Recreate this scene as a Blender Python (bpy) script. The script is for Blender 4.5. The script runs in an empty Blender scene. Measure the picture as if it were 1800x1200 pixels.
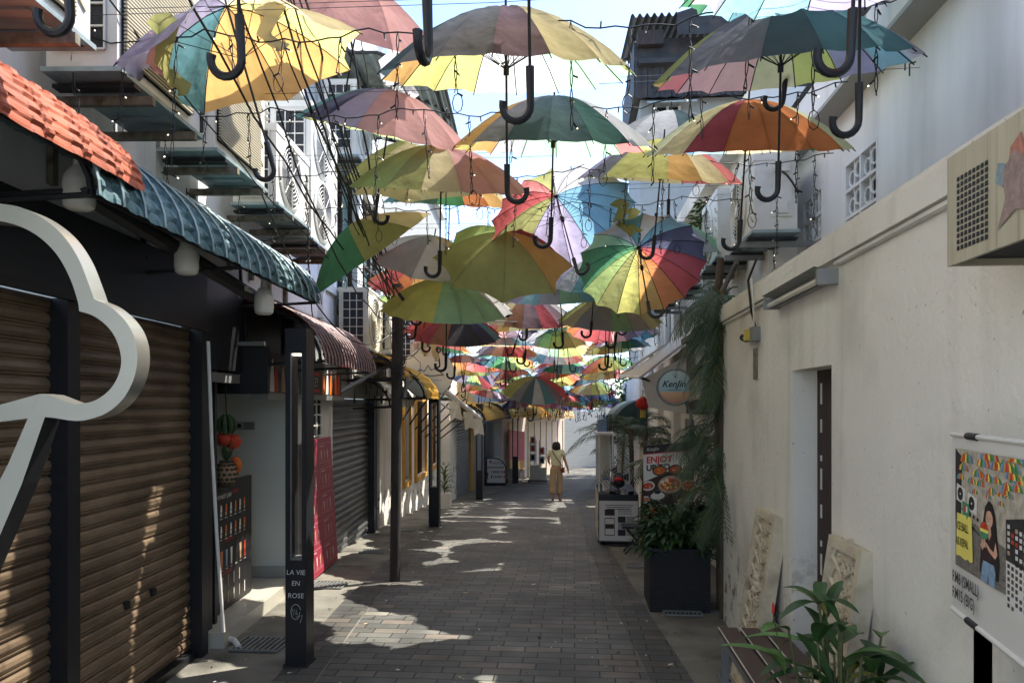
import bpy, bmesh, math, random
from mathutils import Vector, Matrix, Euler
random.seed(7)
scene = bpy.context.scene
R_ = math.radians
# ---------------------------------------------------------------- camera
F = 1300.0; HCAM = 1.7; HOR = 710.0
TH = math.atan(110 / F)
CD = Vector((-math.sin(TH), math.cos(TH), 0)); CR = Vector((math.cos(TH), math.sin(TH), 0))
cam_data = bpy.data.cameras.new('camera')
cam = bpy.data.objects.new('camera', cam_data); scene.collection.objects.link(cam)
cam.location = (0, 0, HCAM); cam.rotation_euler = (R_(90), 0, TH)
cam_data.sensor_width = 36; cam_data.lens = F / 1800 * 36; cam_data.shift_y = 110 / 1800
cam_data.clip_start = 0.05; cam_data.clip_end = 2000
scene.camera = cam
# ---------------------------------------------------------------- light
SUN = Vector((0.70, 0.46, 1.38)).normalized()
w = bpy.data.worlds.new('World'); scene.world = w; w.use_nodes = True
nt = w.node_tree; nt.nodes.clear()
sky = nt.nodes.new('ShaderNodeTexSky'); sky.sky_type = 'NISHITA'; sky.sun_disc = False
sky.sun_elevation = math.asin(SUN.z); sky.sun_rotation = math.atan2(SUN.x, SUN.y)
sky.air_density = 0.75; sky.dust_density = 0.9; sky.ozone_density = 3.0
bg = nt.nodes.new('ShaderNodeBackground'); bg.inputs['Strength'].default_value = 0.15
wo = nt.nodes.new('ShaderNodeOutputWorld')
nt.links.new(sky.outputs[0], bg.inputs[0]); nt.links.new(bg.outputs[0], wo.inputs[0])
sl = bpy.data.lights.new('sun', 'SUN'); sl.energy = 3.1; sl.angle = R_(0.53); sl.color = (1.0, 0.94, 0.84)
so = bpy.data.objects.new('sun', sl); scene.collection.objects.link(so)
so.rotation_euler = SUN.to_track_quat('Z', 'Y').to_euler(); so.location = (10, 10, 20)
scene.view_settings.view_transform = 'Standard'; scene.view_settings.look = 'None'
scene.view_settings.exposure = 1.95; scene.view_settings.gamma = 1.0
scene.render.resolution_x = 1024; scene.render.resolution_y = 682
scene.cycles.max_bounces = 10; scene.cycles.diffuse_bounces = 7; scene.cycles.transparent_max_bounces = 12
# ---------------------------------------------------------------- geometry helpers
_G = [(-20, 0), (6.3, 0), (8.5, -.08), (11.7, -.23), (16, -.55), (19.7, -.88), (26, -1.2), (32, -1.4), (90, -1.6)]
def zg(y):
    for (a, za), (b, zb) in zip(_G, _G[1:]):
        if y <= b: return za + (zb - za) * (y - a) / (b - a)
    return _G[-1][1]
def P(px, py, D):
    return Vector((0, 0, HCAM)) + CD * D + CR * ((px - 900) / F * D) + Vector((0, 0, (HOR - py) / F * D))
def PG(px, py):
    D = 5.0
    for _ in range(60):
        D = .5 * D + .5 * (HCAM - zg(P(px, py, D).y)) * F / (py - HOR)
    return P(px, py, D)
def DX(px, X):
    return X / (-math.sin(TH) + (px - 900) / F * math.cos(TH))
def PX(px, py, X): return P(px, py, DX(px, X))
_n = math.hypot(1, .07)
def LF(p):
    s, t, z = p
    return Vector((-2.19 - .07 * s / _n + t / _n, s / _n + .07 * t / _n, z))
def SL(px, t=0.0):      # position along the left facade seen at a given bearing
    u = (px - 900) / F
    a = -math.sin(TH) + u * math.cos(TH); b = math.cos(TH) + u * math.sin(TH)
    D = (-2.19 + t * _n) / (a + .07 * b)
    q = Vector((a * D, b * D, 0)) - LF((0, t, 0))
    return q.y * (1 / _n) - q.x * (.07 / _n)
def ZL(px, py, t=0.0):
    q = LF((SL(px, t), t, 0)); D = q.dot(CD)
    return HCAM + (HOR - py) / F * D
def RF(p): return Vector((1.17 - p[1], p[0], p[2]))
def SRG(c):
    return tuple(((x / 255 / 12.92) if x / 255 <= .04045 else ((x / 255 + .055) / 1.055) ** 2.4) for x in c)
OFF = {}
class MB:
    def __init__(s, xf=None): s.v = []; s.f = []; s.mi = []; s.mats = []; s.xf = xf; s.cols = []
    def m(s, mat):
        if mat not in s.mats: s.mats.append(mat)
        return s.mats.index(mat)
    def add(s, vs, fs, mat, col=None):
        b = len(s.v); i = s.m(mat)
        for q in vs:
            q = Vector(q); s.v.append(s.xf(q) if s.xf else q)
        for f in fs: s.f.append([b + k for k in f]); s.mi.append(i); s.cols.append(col)
        return s
    def box(s, c, d, mat, R=None):
        c = Vector(c); vs = []
        for x in (-.5, .5):
            for y in (-.5, .5):
                for z in (-.5, .5):
                    q = Vector((x * d[0], y * d[1], z * d[2]))
                    if R is not None: q = R @ q
                    vs.append(c + q)
        return s.add(vs, [(0, 1, 3, 2), (4, 6, 7, 5), (0, 4, 5, 1), (2, 3, 7, 6), (0, 2, 6, 4), (1, 5, 7, 3)], mat)
    def bb(s, a, b, mat):
        return s.box([(a[i] + b[i]) / 2 for i in range(3)], [abs(b[i] - a[i]) for i in range(3)], mat)
    def tube(s, pts, r, mat, n=6, cap=True):
        pts = [Vector(p) for p in pts]; k = len(pts)
        rr = r if isinstance(r, (list, tuple)) else [r] * k
        vs = []; ref = None
        for i, p in enumerate(pts):
            t = (pts[min(i + 1, k - 1)] - pts[max(i - 1, 0)])
            t = t.normalized() if t.length > 1e-9 else Vector((0, 0, 1))
            if ref is None:
                ref = Vector((0, 0, 1)) if abs(t.z) < .9 else Vector((1, 0, 0))
            a = ref - t * ref.dot(t)
            if a.length < 1e-5: a = Vector((0, 1, 0)) - t * t.y
            a.normalize(); b = t.cross(a); ref = a
            for j in range(n):
                an = 2 * math.pi * j / n
                vs.append(p + (a * math.cos(an) + b * math.sin(an)) * rr[i])
        fs = [(i * n + j, i * n + (j + 1) % n, (i + 1) * n + (j + 1) % n, (i + 1) * n + j) for i in range(k - 1) for j in range(n)]
        if cap: fs += [tuple(range(n))[::-1], tuple((k - 1) * n + j for j in range(n))]
        return s.add(vs, fs, mat)
    def lathe(s, prof, c, mat, n=16, axis=None):
        c = Vector(c); Q = Vector((0, 0, 1)).rotation_difference(Vector(axis)) if axis else None
        vs = []
        for r, z in prof:
            for j in range(n):
                q = Vector((r * math.cos(2 * math.pi * j / n), r * math.sin(2 * math.pi * j / n), z))
                vs.append(c + (Q @ q if Q else q))
        k = len(prof)
        fs = [(i * n + j, i * n + (j + 1) % n, (i + 1) * n + (j + 1) % n, (i + 1) * n + j) for i in range(k - 1) for j in range(n)]
        fs += [tuple(range(n))[::-1], tuple((k - 1) * n + j for j in range(n))]
        return s.add(vs, fs, mat)
    def ball(s, c, r, mat, n=10, sc=(1, 1, 1)):
        pr = [(math.sin(math.pi * i / n) * r * .9999 + .0001, -math.cos(math.pi * i / n) * r) for i in range(n + 1)]
        b = len(s.v); s.lathe(pr, (0, 0, 0), mat, n + 2); xf = s.xf
        for i in range(b, len(s.v)):
            q = s.v[i]
            s.v[i] = Vector((c[0] + q.x * sc[0], c[1] + q.y * sc[1], c[2] + q.z * sc[2]))
        return s
    def grid(s, fn, nu, nv, mat):
        vs = [fn(i / nu, j / nv) for j in range(nv + 1) for i in range(nu + 1)]
        fs = [(j * (nu + 1) + i, j * (nu + 1) + i + 1, (j + 1) * (nu + 1) + i + 1, (j + 1) * (nu + 1) + i) for j in range(nv) for i in range(nu)]
        return s.add(vs, fs, mat)
    def prism(s, out, o, r, u, d, mat, side=None):
        o = Vector(o); r = Vector(r); u = Vector(u); n = r.cross(u).normalized(); k = len(out)
        vs = [o + r * a + u * b for a, b in out] + [o + r * a + u * b - n * d for a, b in out]
        s.add(vs, [tuple(range(k))], mat)
        s.add(vs, [tuple(range(2 * k - 1, k - 1, -1))] + [(i, i + k, (i + 1) % k + k, (i + 1) % k) for i in range(k)], side or mat)
        return s
    def build(s, name, parent=None, smooth=False, loc=None, sharp=35):
        me = bpy.data.meshes.new(name)
        if parent is not None: off = OFF.get(parent.name, Vector((0, 0, 0)))
        elif loc is not None: off = Vector(loc)
        else:
            xs = [v.x for v in s.v]; ys = [v.y for v in s.v]; zs = [v.z for v in s.v]
            off = Vector(((min(xs) + max(xs)) / 2, (min(ys) + max(ys)) / 2, min(zs)))
        me.from_pydata([tuple(v - off) for v in s.v], [], s.f)
        for m_ in s.mats: me.materials.append(m_)
        me.polygons.foreach_set('material_index', s.mi)
        if any(c is not None for c in s.cols):
            ca = me.color_attributes.new('Col', 'FLOAT_COLOR', 'CORNER')
            for p, c in zip(me.polygons, s.cols):
                c = c or (1, 1, 1)
                for li in p.loop_indices: ca.data[li].color = (c[0], c[1], c[2], 1)
        if smooth:
            me.polygons.foreach_set('use_smooth', [True] * len(me.polygons))
            if sharp: me.set_sharp_from_angle(angle=R_(sharp))
        me.update()
        o = bpy.data.objects.new(name, me); scene.collection.objects.link(o)
        if parent is not None:
            o.parent = parent; OFF[o.name] = off
        else: o.location = off; OFF[o.name] = off
        return o
def tag(o, label=None, cat=None, group=None, kind=None):
    if label: o['label'] = label
    if cat: o['category'] = cat
    if group: o['group'] = group
    if kind: o['kind'] = kind
    return o
def thing(name, label, cat, loc=(0, 0, 0), group=None):
    o = bpy.data.objects.new(name, None); scene.collection.objects.link(o)
    o.empty_display_size = .1; o.location = loc; OFF[o.name] = Vector(loc)
    return tag(o, label, cat, group)
def dup(o, parent=None):
    c = o.copy(); scene.collection.objects.link(c)
    if parent is not None: c.parent = parent
    for ch in list(o.children): dup(ch, c)
    return c
# ---------------------------------------------------------------- materials
def mat(name, rgb, rough=.7, metal=0.0, var=.12, scale=6.0, bump=0.0, bscale=60.0, emit=0.0, spec=.4, lin=False, dark=None, dscale=2.0, damt=.0, stretch=(1, 1, 1)):
    m = bpy.data.materials.new(name); m.use_nodes = True; t = m.node_tree; b = t.nodes['Principled BSDF']
    c = rgb if lin else SRG(rgb)
    b.inputs['Roughness'].default_value = rough; b.inputs['Metallic'].default_value = metal
    b.inputs['Specular IOR Level'].default_value = spec
    geo = t.nodes.new('ShaderNodeNewGeometry'); mp = t.nodes.new('ShaderNodeMapping'); mp.inputs['Scale'].default_value = stretch
    t.links.new(geo.outputs['Position'], mp.inputs['Vector'])
    def noise(sc, det=5):
        n = t.nodes.new('ShaderNodeTexNoise'); n.inputs['Scale'].default_value = sc; n.inputs['Detail'].default_value = det
        t.links.new(mp.outputs[0], n.inputs['Vector']); return n
    if var > 0:
        n = noise(scale); r = t.nodes.new('ShaderNodeValToRGB')
        r.color_ramp.elements[0].position = .3; r.color_ramp.elements[1].position = .7
        r.color_ramp.elements[0].color = (*[max(0, x * (1 - var)) for x in c], 1)
        r.color_ramp.elements[1].color = (*[min(1, x * (1 + var * .6)) for x in c], 1)
        t.links.new(n.outputs['Fac'], r.inputs['Fac']); out = r.outputs['Color']
        if damt > 0:
            n2 = noise(dscale, 8); r2 = t.nodes.new('ShaderNodeValToRGB')
            r2.color_ramp.elements[0].position = .52; r2.color_ramp.elements[1].position = .72
            r2.color_ramp.elements[0].color = (0, 0, 0, 1); r2.color_ramp.elements[1].color = (damt,) * 3 + (1,)
            mx = t.nodes.new('ShaderNodeMix'); mx.data_type = 'RGBA'
            t.links.new(n2.outputs['Fac'], r2.inputs['Fac']); t.links.new(r2.outputs['Color'], mx.inputs[0])
            t.links.new(out, mx.inputs[6]); mx.inputs[7].default_value = (*SRG(dark), 1); out = mx.outputs[2]
        t.links.new(out, b.inputs['Base Color'])
    else: b.inputs['Base Color'].default_value = (*c, 1)
    if bump > 0:
        n = noise(bscale, 6); bp = t.nodes.new('ShaderNodeBump'); bp.inputs['Strength'].default_value = bump; bp.inputs['Distance'].default_value = .01
        t.links.new(n.outputs['Fac'], bp.inputs['Height']); t.links.new(bp.outputs[0], b.inputs['Normal'])
    if emit > 0:
        b.inputs['Emission Color'].default_value = (*c, 1); b.inputs['Emission Strength'].default_value = emit
    return m
M = {}
M['plaster'] = mat('cream_plaster', (226, 222, 210), .85, var=.05, scale=2, bump=.45, bscale=38, dark=(120, 114, 98), dscale=1.4, damt=.35)
M['plaster2'] = mat('white_plaster', (226, 223, 214), .85, var=.07, scale=2, bump=.3, bscale=30, dark=(120, 118, 108), dscale=1.1, damt=.45, stretch=(1, 1, .3))
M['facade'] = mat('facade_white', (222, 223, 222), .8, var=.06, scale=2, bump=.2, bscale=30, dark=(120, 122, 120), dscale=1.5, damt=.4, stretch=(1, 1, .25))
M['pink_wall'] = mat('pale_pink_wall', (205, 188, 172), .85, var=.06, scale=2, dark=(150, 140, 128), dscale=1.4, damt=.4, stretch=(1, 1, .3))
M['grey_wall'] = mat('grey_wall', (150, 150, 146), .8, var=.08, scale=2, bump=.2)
M['interior'] = mat('interior_wall', (186, 192, 188), .7, var=.05, scale=2)
M['concrete'] = mat('concrete', (122, 119, 109), .9, var=.22, scale=3, bump=.5, bscale=40, dark=(52, 49, 44), dscale=2.2, damt=.75)
M['black'] = mat('black_paint', (27, 28, 32), .45, var=.15, scale=8)
M['darkmetal'] = mat('dark_metal', (42, 43, 46), .5, metal=.3, var=.2, scale=12)
M['darksoffit'] = mat('dark_soffit', (38, 38, 42), .7, var=.2, scale=3)
M['header'] = mat('header_board', (48, 49, 53), .55, var=.2, scale=4, stretch=(1, 1, 4))
M['rust'] = mat('rusty_steel', (130, 123, 108), .8, metal=.2, var=.4, scale=25, dark=(60, 38, 24), dscale=14, damt=.8)
M['galv'] = mat('galvanised_steel', (150, 152, 150), .45, metal=.6, var=.15, scale=15)
M['brown_shutter'] = mat('brown_shutter', (122, 104, 84), .45, metal=.35, var=.14, scale=5, dark=(70, 52, 38), dscale=3.5, damt=.5, stretch=(.6, .6, 3))
M['grey_shutter'] = mat('grey_shutter', (112, 114, 114), .36, metal=.5, var=.2, scale=4, dark=(60, 60, 62), dscale=3, damt=.6, stretch=(.5, .5, 3))
M['lightshutter'] = mat('pale_shutter', (140, 144, 145), .42, metal=.4, var=.15, scale=4)
M['white_pl'] = mat('white_plastic', (208, 206, 198), .5, var=.05, scale=10, dark=(150, 145, 130), dscale=6, damt=.35)
M['cream_pl'] = mat('cream_plastic', (205, 198, 178), .5, var=.08, scale=8, dark=(150, 135, 110), dscale=5, damt=.4)
M['beige_grille'] = mat('beige_grille', (176, 168, 145), .6, var=.1, scale=10)
M['coil'] = mat('coil_fins', (46, 48, 52), .6, metal=.3, var=.2, scale=30)
M['basepan'] = mat('grey_green_sheet', (150, 166, 168), .5, metal=.3, var=.2, scale=6, dark=(60, 58, 50), dscale=7, damt=.5)
M['glass'] = mat('window_glass', (118, 146, 142), .12, var=.1, scale=2, spec=.6)
M['dark_in'] = mat('dark_interior', (20, 20, 24), .9, var=.1)
M['wood_dark'] = mat('dark_wood', (58, 44, 40), .7, var=.3, scale=8, stretch=(4, 4, .6), bump=.3, bscale=20)
M['pole'] = mat('weathered_pole', (56, 50, 47), .75, var=.3, scale=6, stretch=(3, 3, .5), bump=.6, bscale=25, dark=(92, 56, 50), dscale=3, damt=.5)
M['yellow'] = mat('ochre_paint', (196, 148, 62), .6, var=.15, scale=5)
M['orange_tile'] = mat('orange_sheet', (170, 88, 60), .65, var=.16, scale=7, dark=(120, 50, 30), dscale=6, damt=.45)
M['blue_tile'] = mat('teal_sheet', (84, 116, 122), .55, var=.25, scale=8, metal=.0, dark=(170, 185, 190), dscale=9, damt=.35)
M['maroon_tile'] = mat('maroon_sheet', (98, 34, 36), .38, var=.25, scale=8, dark=(60, 22, 24), dscale=9, damt=.5)
M['yellow_tile'] = mat('yellow_sheet', (205, 165, 75), .5, var=.15, scale=8, dark=(130, 95, 35), dscale=9, damt=.6)
M['tan_tile'] = mat('tan_sheet', (196, 172, 126), .6, var=.2, scale=8, dark=(140, 112, 72), dscale=5, damt=.5)
M['ridge_white'] = mat('pale_ridge', (170, 150, 146), .5, var=.15)
M['carved'] = mat('carved_stone', (200, 188, 162), .85, var=.15, scale=9, bump=.4, bscale=60, dark=(110, 92, 66), dscale=8, damt=.5)
M['leaf'] = mat('leaf_green', (46, 76, 34), .45, var=.35, scale=9)
M['leaf2'] = mat('leaf_palm', (60, 82, 54), .5, var=.35, scale=6)
M['leaf3'] = mat('leaf_light', (80, 112, 48), .5, var=.3, scale=6)
M['leaf4'] = mat('leaf_yellowing', (128, 128, 58), .55, var=.3, scale=14)
M['stem'] = mat('plant_stem', (88, 92, 52), .6, var=.3)
M['bark'] = mat('bark', (84, 74, 60), .85, var=.3, bump=.4)
M['cable'] = mat('black_cable', (18, 18, 20), .5, var=0)
M['wire'] = mat('steel_wire', (70, 72, 74), .4, metal=.6, var=0)
M['white_paint'] = mat('white_paint', (214, 211, 202), .35, var=.04, scale=5)
M['cloudface'] = mat('ivory_acrylic', (204, 200, 178), .3, var=.04, scale=4)
M['chrome'] = mat('polished_metal', (178, 176, 168), .3, metal=.8, var=.1)
M['bulb'] = mat('frosted_glass', (212, 210, 200), .3, var=.05)
M['tip'] = mat('bulb_tip', (255, 240, 212), .3, var=0, emit=.6)
M['paper'] = mat('white_paper', (205, 203, 196), .6, var=.03)
M['red'] = mat('red_print', (190, 42, 44), .55, var=.1)
M['redlan'] = mat('red_lantern', (188, 34, 26), .5, var=.15)
M['maroonp'] = mat('crimson_print', (150, 48, 68), .4, var=.12)
M['blackp'] = mat('black_print', (24, 24, 26), .5, var=.08)
M['orangep'] = mat('orange_food', (214, 108, 40), .6, var=.4, scale=60)
M['redfood'] = mat('red_food', (190, 62, 34), .6, var=.45, scale=60)
M['plate'] = mat('plate_print', (176, 146, 116), .6, var=.06)
M['yellowp'] = mat('yellow_note', (226, 212, 104), .6, var=.03)
M['skin'] = mat('skin', (176, 128, 100), .55, var=.06)
M['hair'] = mat('black_hair', (26, 22, 24), .45, var=.2, scale=40)
M['blouse'] = mat('cream_blouse', (214, 206, 166), .8, var=.06, scale=14, bump=.4, bscale=18)
M['trouser'] = mat('beige_trousers', (168, 140, 104), .85, var=.08, scale=14, bump=.5, bscale=14)
M['tile'] = mat('pale_floor_tile', (176, 172, 158), .3, var=.05)
M['brownslat'] = mat('bench_slat', (80, 62, 54), .5, var=.25, scale=10, stretch=(4, .5, 4))
M['greymetal'] = mat('grey_metal', (128, 130, 128), .5, metal=.3, var=.12)
M['bluecloth'] = mat('blue_cloth', (96, 122, 160), .8, var=.3, scale=30)
M['jean'] = mat('jeans_print', (120, 148, 170), .7, var=.1)
M['duct'] = mat('foil_duct', (178, 172, 158), .35, metal=.8, var=.25, scale=40)
M['corr'] = mat('dark_corrugated', (58, 56, 56), .7, var=.3, scale=3, dark=(92, 74, 60), dscale=2, damt=.5)
M['green'] = mat('green_print', (70, 140, 96), .6, var=.1)
M['teal_awn'] = mat('dark_teal_canvas', (40, 62, 62), .8, var=.15)
M['canvas'] = mat('white_canvas', (200, 196, 182), .7, var=.08, scale=5)
M['rattan'] = mat('black_rattan', (32, 32, 34), .55, var=.3, scale=60, bump=.8, bscale=140)
M['junction'] = mat('yellow_box', (196, 172, 78), .6, var=.1)
def weather(m, pit=.5, zpeel=.9, rgb=(96, 90, 76)):
    t = m.node_tree; b = t.nodes['Principled BSDF']; old = b.inputs['Base Color'].links[0].from_socket
    g = t.nodes.new('ShaderNodeNewGeometry'); n = t.nodes.new('ShaderNodeTexNoise'); n.inputs['Scale'].default_value = 42; n.inputs['Detail'].default_value = 3
    t.links.new(g.outputs['Position'], n.inputs['Vector']); r = t.nodes.new('ShaderNodeMapRange'); r.inputs[1].default_value = .70; r.inputs[2].default_value = .76; r.inputs[4].default_value = pit
    t.links.new(n.outputs['Fac'], r.inputs[0])
    n2 = t.nodes.new('ShaderNodeTexNoise'); n2.inputs['Scale'].default_value = 5; n2.inputs['Detail'].default_value = 12; n2.inputs['Roughness'].default_value = .7; t.links.new(g.outputs['Position'], n2.inputs['Vector'])
    r2 = t.nodes.new('ShaderNodeMapRange'); r2.inputs[1].default_value = .55; r2.inputs[2].default_value = .6; r2.inputs[4].default_value = .8; t.links.new(n2.outputs['Fac'], r2.inputs[0])
    sp = t.nodes.new('ShaderNodeSeparateXYZ'); t.links.new(g.outputs['Position'], sp.inputs[0]); rz = t.nodes.new('ShaderNodeMapRange'); rz.inputs[1].default_value = zpeel; rz.inputs[2].default_value = zpeel * .4; t.links.new(sp.outputs[2], rz.inputs[0])
    mu = t.nodes.new('ShaderNodeMath'); mu.operation = 'MULTIPLY'; t.links.new(r2.outputs[0], mu.inputs[0]); t.links.new(rz.outputs[0], mu.inputs[1])
    mx = t.nodes.new('ShaderNodeMath'); mx.operation = 'MAXIMUM'; t.links.new(mu.outputs[0], mx.inputs[0]); t.links.new(r.outputs[0], mx.inputs[1])
    mp = t.nodes.new('ShaderNodeMapping'); mp.inputs['Scale'].default_value = (7, 7, .45); t.links.new(g.outputs['Position'], mp.inputs['Vector']); n3 = t.nodes.new('ShaderNodeTexNoise'); n3.inputs['Scale'].default_value = 1.0; n3.inputs['Detail'].default_value = 8; t.links.new(mp.outputs[0], n3.inputs['Vector'])
    r3 = t.nodes.new('ShaderNodeMapRange'); r3.inputs[1].default_value = .55; r3.inputs[2].default_value = .75; r3.inputs[4].default_value = .2; t.links.new(n3.outputs['Fac'], r3.inputs[0]); m3 = t.nodes.new('ShaderNodeMath'); m3.operation = 'MAXIMUM'; t.links.new(mx.outputs[0], m3.inputs[0]); t.links.new(r3.outputs[0], m3.inputs[1]); mx = m3
    c = t.nodes.new('ShaderNodeMix'); c.data_type = 'RGBA'; t.links.new(mx.outputs[0], c.inputs[0]); t.links.new(old, c.inputs[6]); c.inputs[7].default_value = (*SRG(rgb), 1); t.links.new(c.outputs[2], b.inputs['Base Color'])
weather(M['plaster'], .6, 1.0); weather(M['plaster2'], .3, .5); weather(M['facade'], .2, .3, (110, 112, 108))
# umbrella cloth: lets part of the sun through
def cloth():
    m = bpy.data.materials.new('umbrella_cloth'); m.use_nodes = True; t = m.node_tree; t.nodes.clear()
    o = t.nodes.new('ShaderNodeOutputMaterial'); mx = t.nodes.new('ShaderNodeMixShader'); mx.inputs[0].default_value = .68
    a = t.nodes.new('ShaderNodeBsdfDiffuse'); b = t.nodes.new('ShaderNodeBsdfTranslucent'); vc = t.nodes.new('ShaderNodeVertexColor'); vc.layer_name = 'Col'
    tc = t.nodes.new('ShaderNodeTexCoord'); n = t.nodes.new('ShaderNodeTexNoise'); n.inputs['Scale'].default_value = 7; n.inputs['Detail'].default_value = 6
    r = t.nodes.new('ShaderNodeMapRange'); r.inputs[1].default_value = .3; r.inputs[2].default_value = .7; r.inputs[3].default_value = .84; r.inputs[4].default_value = 1.06
    mu = t.nodes.new('ShaderNodeMix'); mu.data_type = 'RGBA'; mu.blend_type = 'MULTIPLY'; mu.inputs[0].default_value = 1
    t.links.new(tc.outputs['Object'], n.inputs['Vector']); t.links.new(n.outputs['Fac'], r.inputs[0])
    t.links.new(vc.outputs['Color'], mu.inputs[6]); t.links.new(r.outputs[0], mu.inputs[7])
    n2 = t.nodes.new('ShaderNodeTexNoise'); n2.inputs['Scale'].default_value = 9
    t.links.new(tc.outputs['Object'], n2.inputs['Vector'])
    bp = t.nodes.new('ShaderNodeBump'); bp.inputs['Strength'].default_value = .6; bp.inputs['Distance'].default_value = .03
    t.links.new(n2.outputs['Fac'], bp.inputs['Height'])
    dm = t.nodes.new('ShaderNodeMix'); dm.data_type = 'RGBA'; dm.blend_type = 'MULTIPLY'; dm.inputs[0].default_value = 1; dm.inputs[7].default_value = (.9, .9, .9, 1)
    t.links.new(mu.outputs[2], dm.inputs[6]); t.links.new(mu.outputs[2], a.inputs['Color']); t.links.new(dm.outputs[2], b.inputs['Color'])
    for q in (a, b): t.links.new(bp.outputs[0], q.inputs['Normal'])
    t.links.new(a.outputs[0], mx.inputs[1]); t.links.new(b.outputs[0], mx.inputs[2]); t.links.new(mx.outputs[0], o.inputs[0])
    return m
M['cloth'] = cloth()
def bricks(name, rot=0.0, dim=1.0):
    m = mat(name, (90, 90, 88), .75, var=0); t = m.node_tree; b = t.nodes['Principled BSDF']
    geo = t.nodes.new('ShaderNodeNewGeometry'); mp = t.nodes.new('ShaderNodeMapping'); mp.inputs['Rotation'].default_value = (0, 0, rot)
    t.links.new(geo.outputs['Position'], mp.inputs['Vector'])
    # every brick gets its own tone from a second, offset brick pattern
    br = t.nodes.new('ShaderNodeTexBrick'); br.inputs['Scale'].default_value = 1.0
    br.inputs['Brick Width'].default_value = .25; br.inputs['Row Height'].default_value = .11; br.inputs['Mortar Size'].default_value = .005; br.inputs['Mortar Smooth'].default_value = .25
    br.inputs['Color1'].default_value = (0, 0, 0, 1); br.inputs['Color2'].default_value = (1, 1, 1, 1); br.inputs['Mortar'].default_value = (.5, .5, .5, 1)
    br.offset = .37
    t.links.new(mp.outputs[0], br.inputs['Vector'])
    rp = t.nodes.new('ShaderNodeValToRGB'); el = rp.color_ramp.elements
    stops = [(0, (92, 93, 89)), (.3, (103, 103, 98)), (.55, (88, 89, 87)), (.75, (112, 111, 105)), (.93, (116, 107, 98)), (1, (132, 129, 118))]
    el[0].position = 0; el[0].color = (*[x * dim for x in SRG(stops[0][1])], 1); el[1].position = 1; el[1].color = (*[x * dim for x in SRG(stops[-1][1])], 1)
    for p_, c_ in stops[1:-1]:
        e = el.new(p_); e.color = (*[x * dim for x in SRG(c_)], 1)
    t.links.new(br.outputs['Color'], rp.inputs[0])
    n = t.nodes.new('ShaderNodeTexNoise'); n.inputs['Scale'].default_value = 3; n.inputs['Detail'].default_value = 8
    t.links.new(geo.outputs['Position'], n.inputs['Vector'])
    r = t.nodes.new('ShaderNodeMapRange'); r.inputs[1].default_value = .3; r.inputs[2].default_value = .7; r.inputs[3].default_value = .72; r.inputs[4].default_value = 1.15
    t.links.new(n.outputs['Fac'], r.inputs[0])
    mu = t.nodes.new('ShaderNodeMix'); mu.data_type = 'RGBA'; mu.blend_type = 'MULTIPLY'; mu.inputs[0].default_value = 1
    t.links.new(rp.outputs[0], mu.inputs[6]); t.links.new(r.outputs[0], mu.inputs[7])
    mm = t.nodes.new('ShaderNodeMix'); mm.data_type = 'RGBA'; t.links.new(br.outputs['Fac'], mm.inputs[0])
    t.links.new(mu.outputs[2], mm.inputs[6]); mm.inputs[7].default_value = (.018, .017, .016, 1)
    t.links.new(mm.outputs[2], b.inputs['Base Color'])
    bp = t.nodes.new('ShaderNodeBump'); bp.invert = True; bp.inputs['Strength'].default_value = .7; bp.inputs['Distance'].default_value = .006
    ad = t.nodes.new('ShaderNodeMath'); ad.operation = 'MULTIPLY_ADD'; ad.inputs[1].default_value = -.5
    t.links.new(n.outputs['Fac'], ad.inputs[0]); t.links.new(br.outputs['Fac'], ad.inputs[2])
    t.links.new(ad.outputs[0], bp.inputs['Height']); t.links.new(bp.outputs[0], b.inputs['Normal'])
    b.inputs['Roughness'].default_value = .6
    return m
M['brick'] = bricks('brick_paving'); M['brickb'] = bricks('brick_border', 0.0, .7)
def grime(m, sc=.9, lo=.62):
    t = m.node_tree; b = t.nodes['Principled BSDF']; old = b.inputs['Base Color'].links[0].from_socket
    g = t.nodes.new('ShaderNodeNewGeometry'); n = t.nodes.new('ShaderNodeTexNoise'); n.inputs['Scale'].default_value = sc; n.inputs['Detail'].default_value = 10; n.inputs['Roughness'].default_value = .65
    t.links.new(g.outputs['Position'], n.inputs['Vector']); r = t.nodes.new('ShaderNodeMapRange'); r.inputs[1].default_value = .38; r.inputs[2].default_value = .62; r.inputs[3].default_value = lo; r.inputs[4].default_value = 1.12
    t.links.new(n.outputs['Fac'], r.inputs[0]); c = t.nodes.new('ShaderNodeMix'); c.data_type = 'RGBA'; c.blend_type = 'MULTIPLY'; c.inputs[0].default_value = 1
    t.links.new(old, c.inputs[6]); t.links.new(r.outputs[0], c.inputs[7]); t.links.new(c.outputs[2], b.inputs['Base Color'])
grime(M['brick']); grime(M['brickb']); grime(M['concrete'], 1.6, .7); grime(M['brown_shutter'], 2.2, .7); grime(M['orange_tile'], 3, .65); grime(M['blue_tile'], 3, .65)
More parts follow.
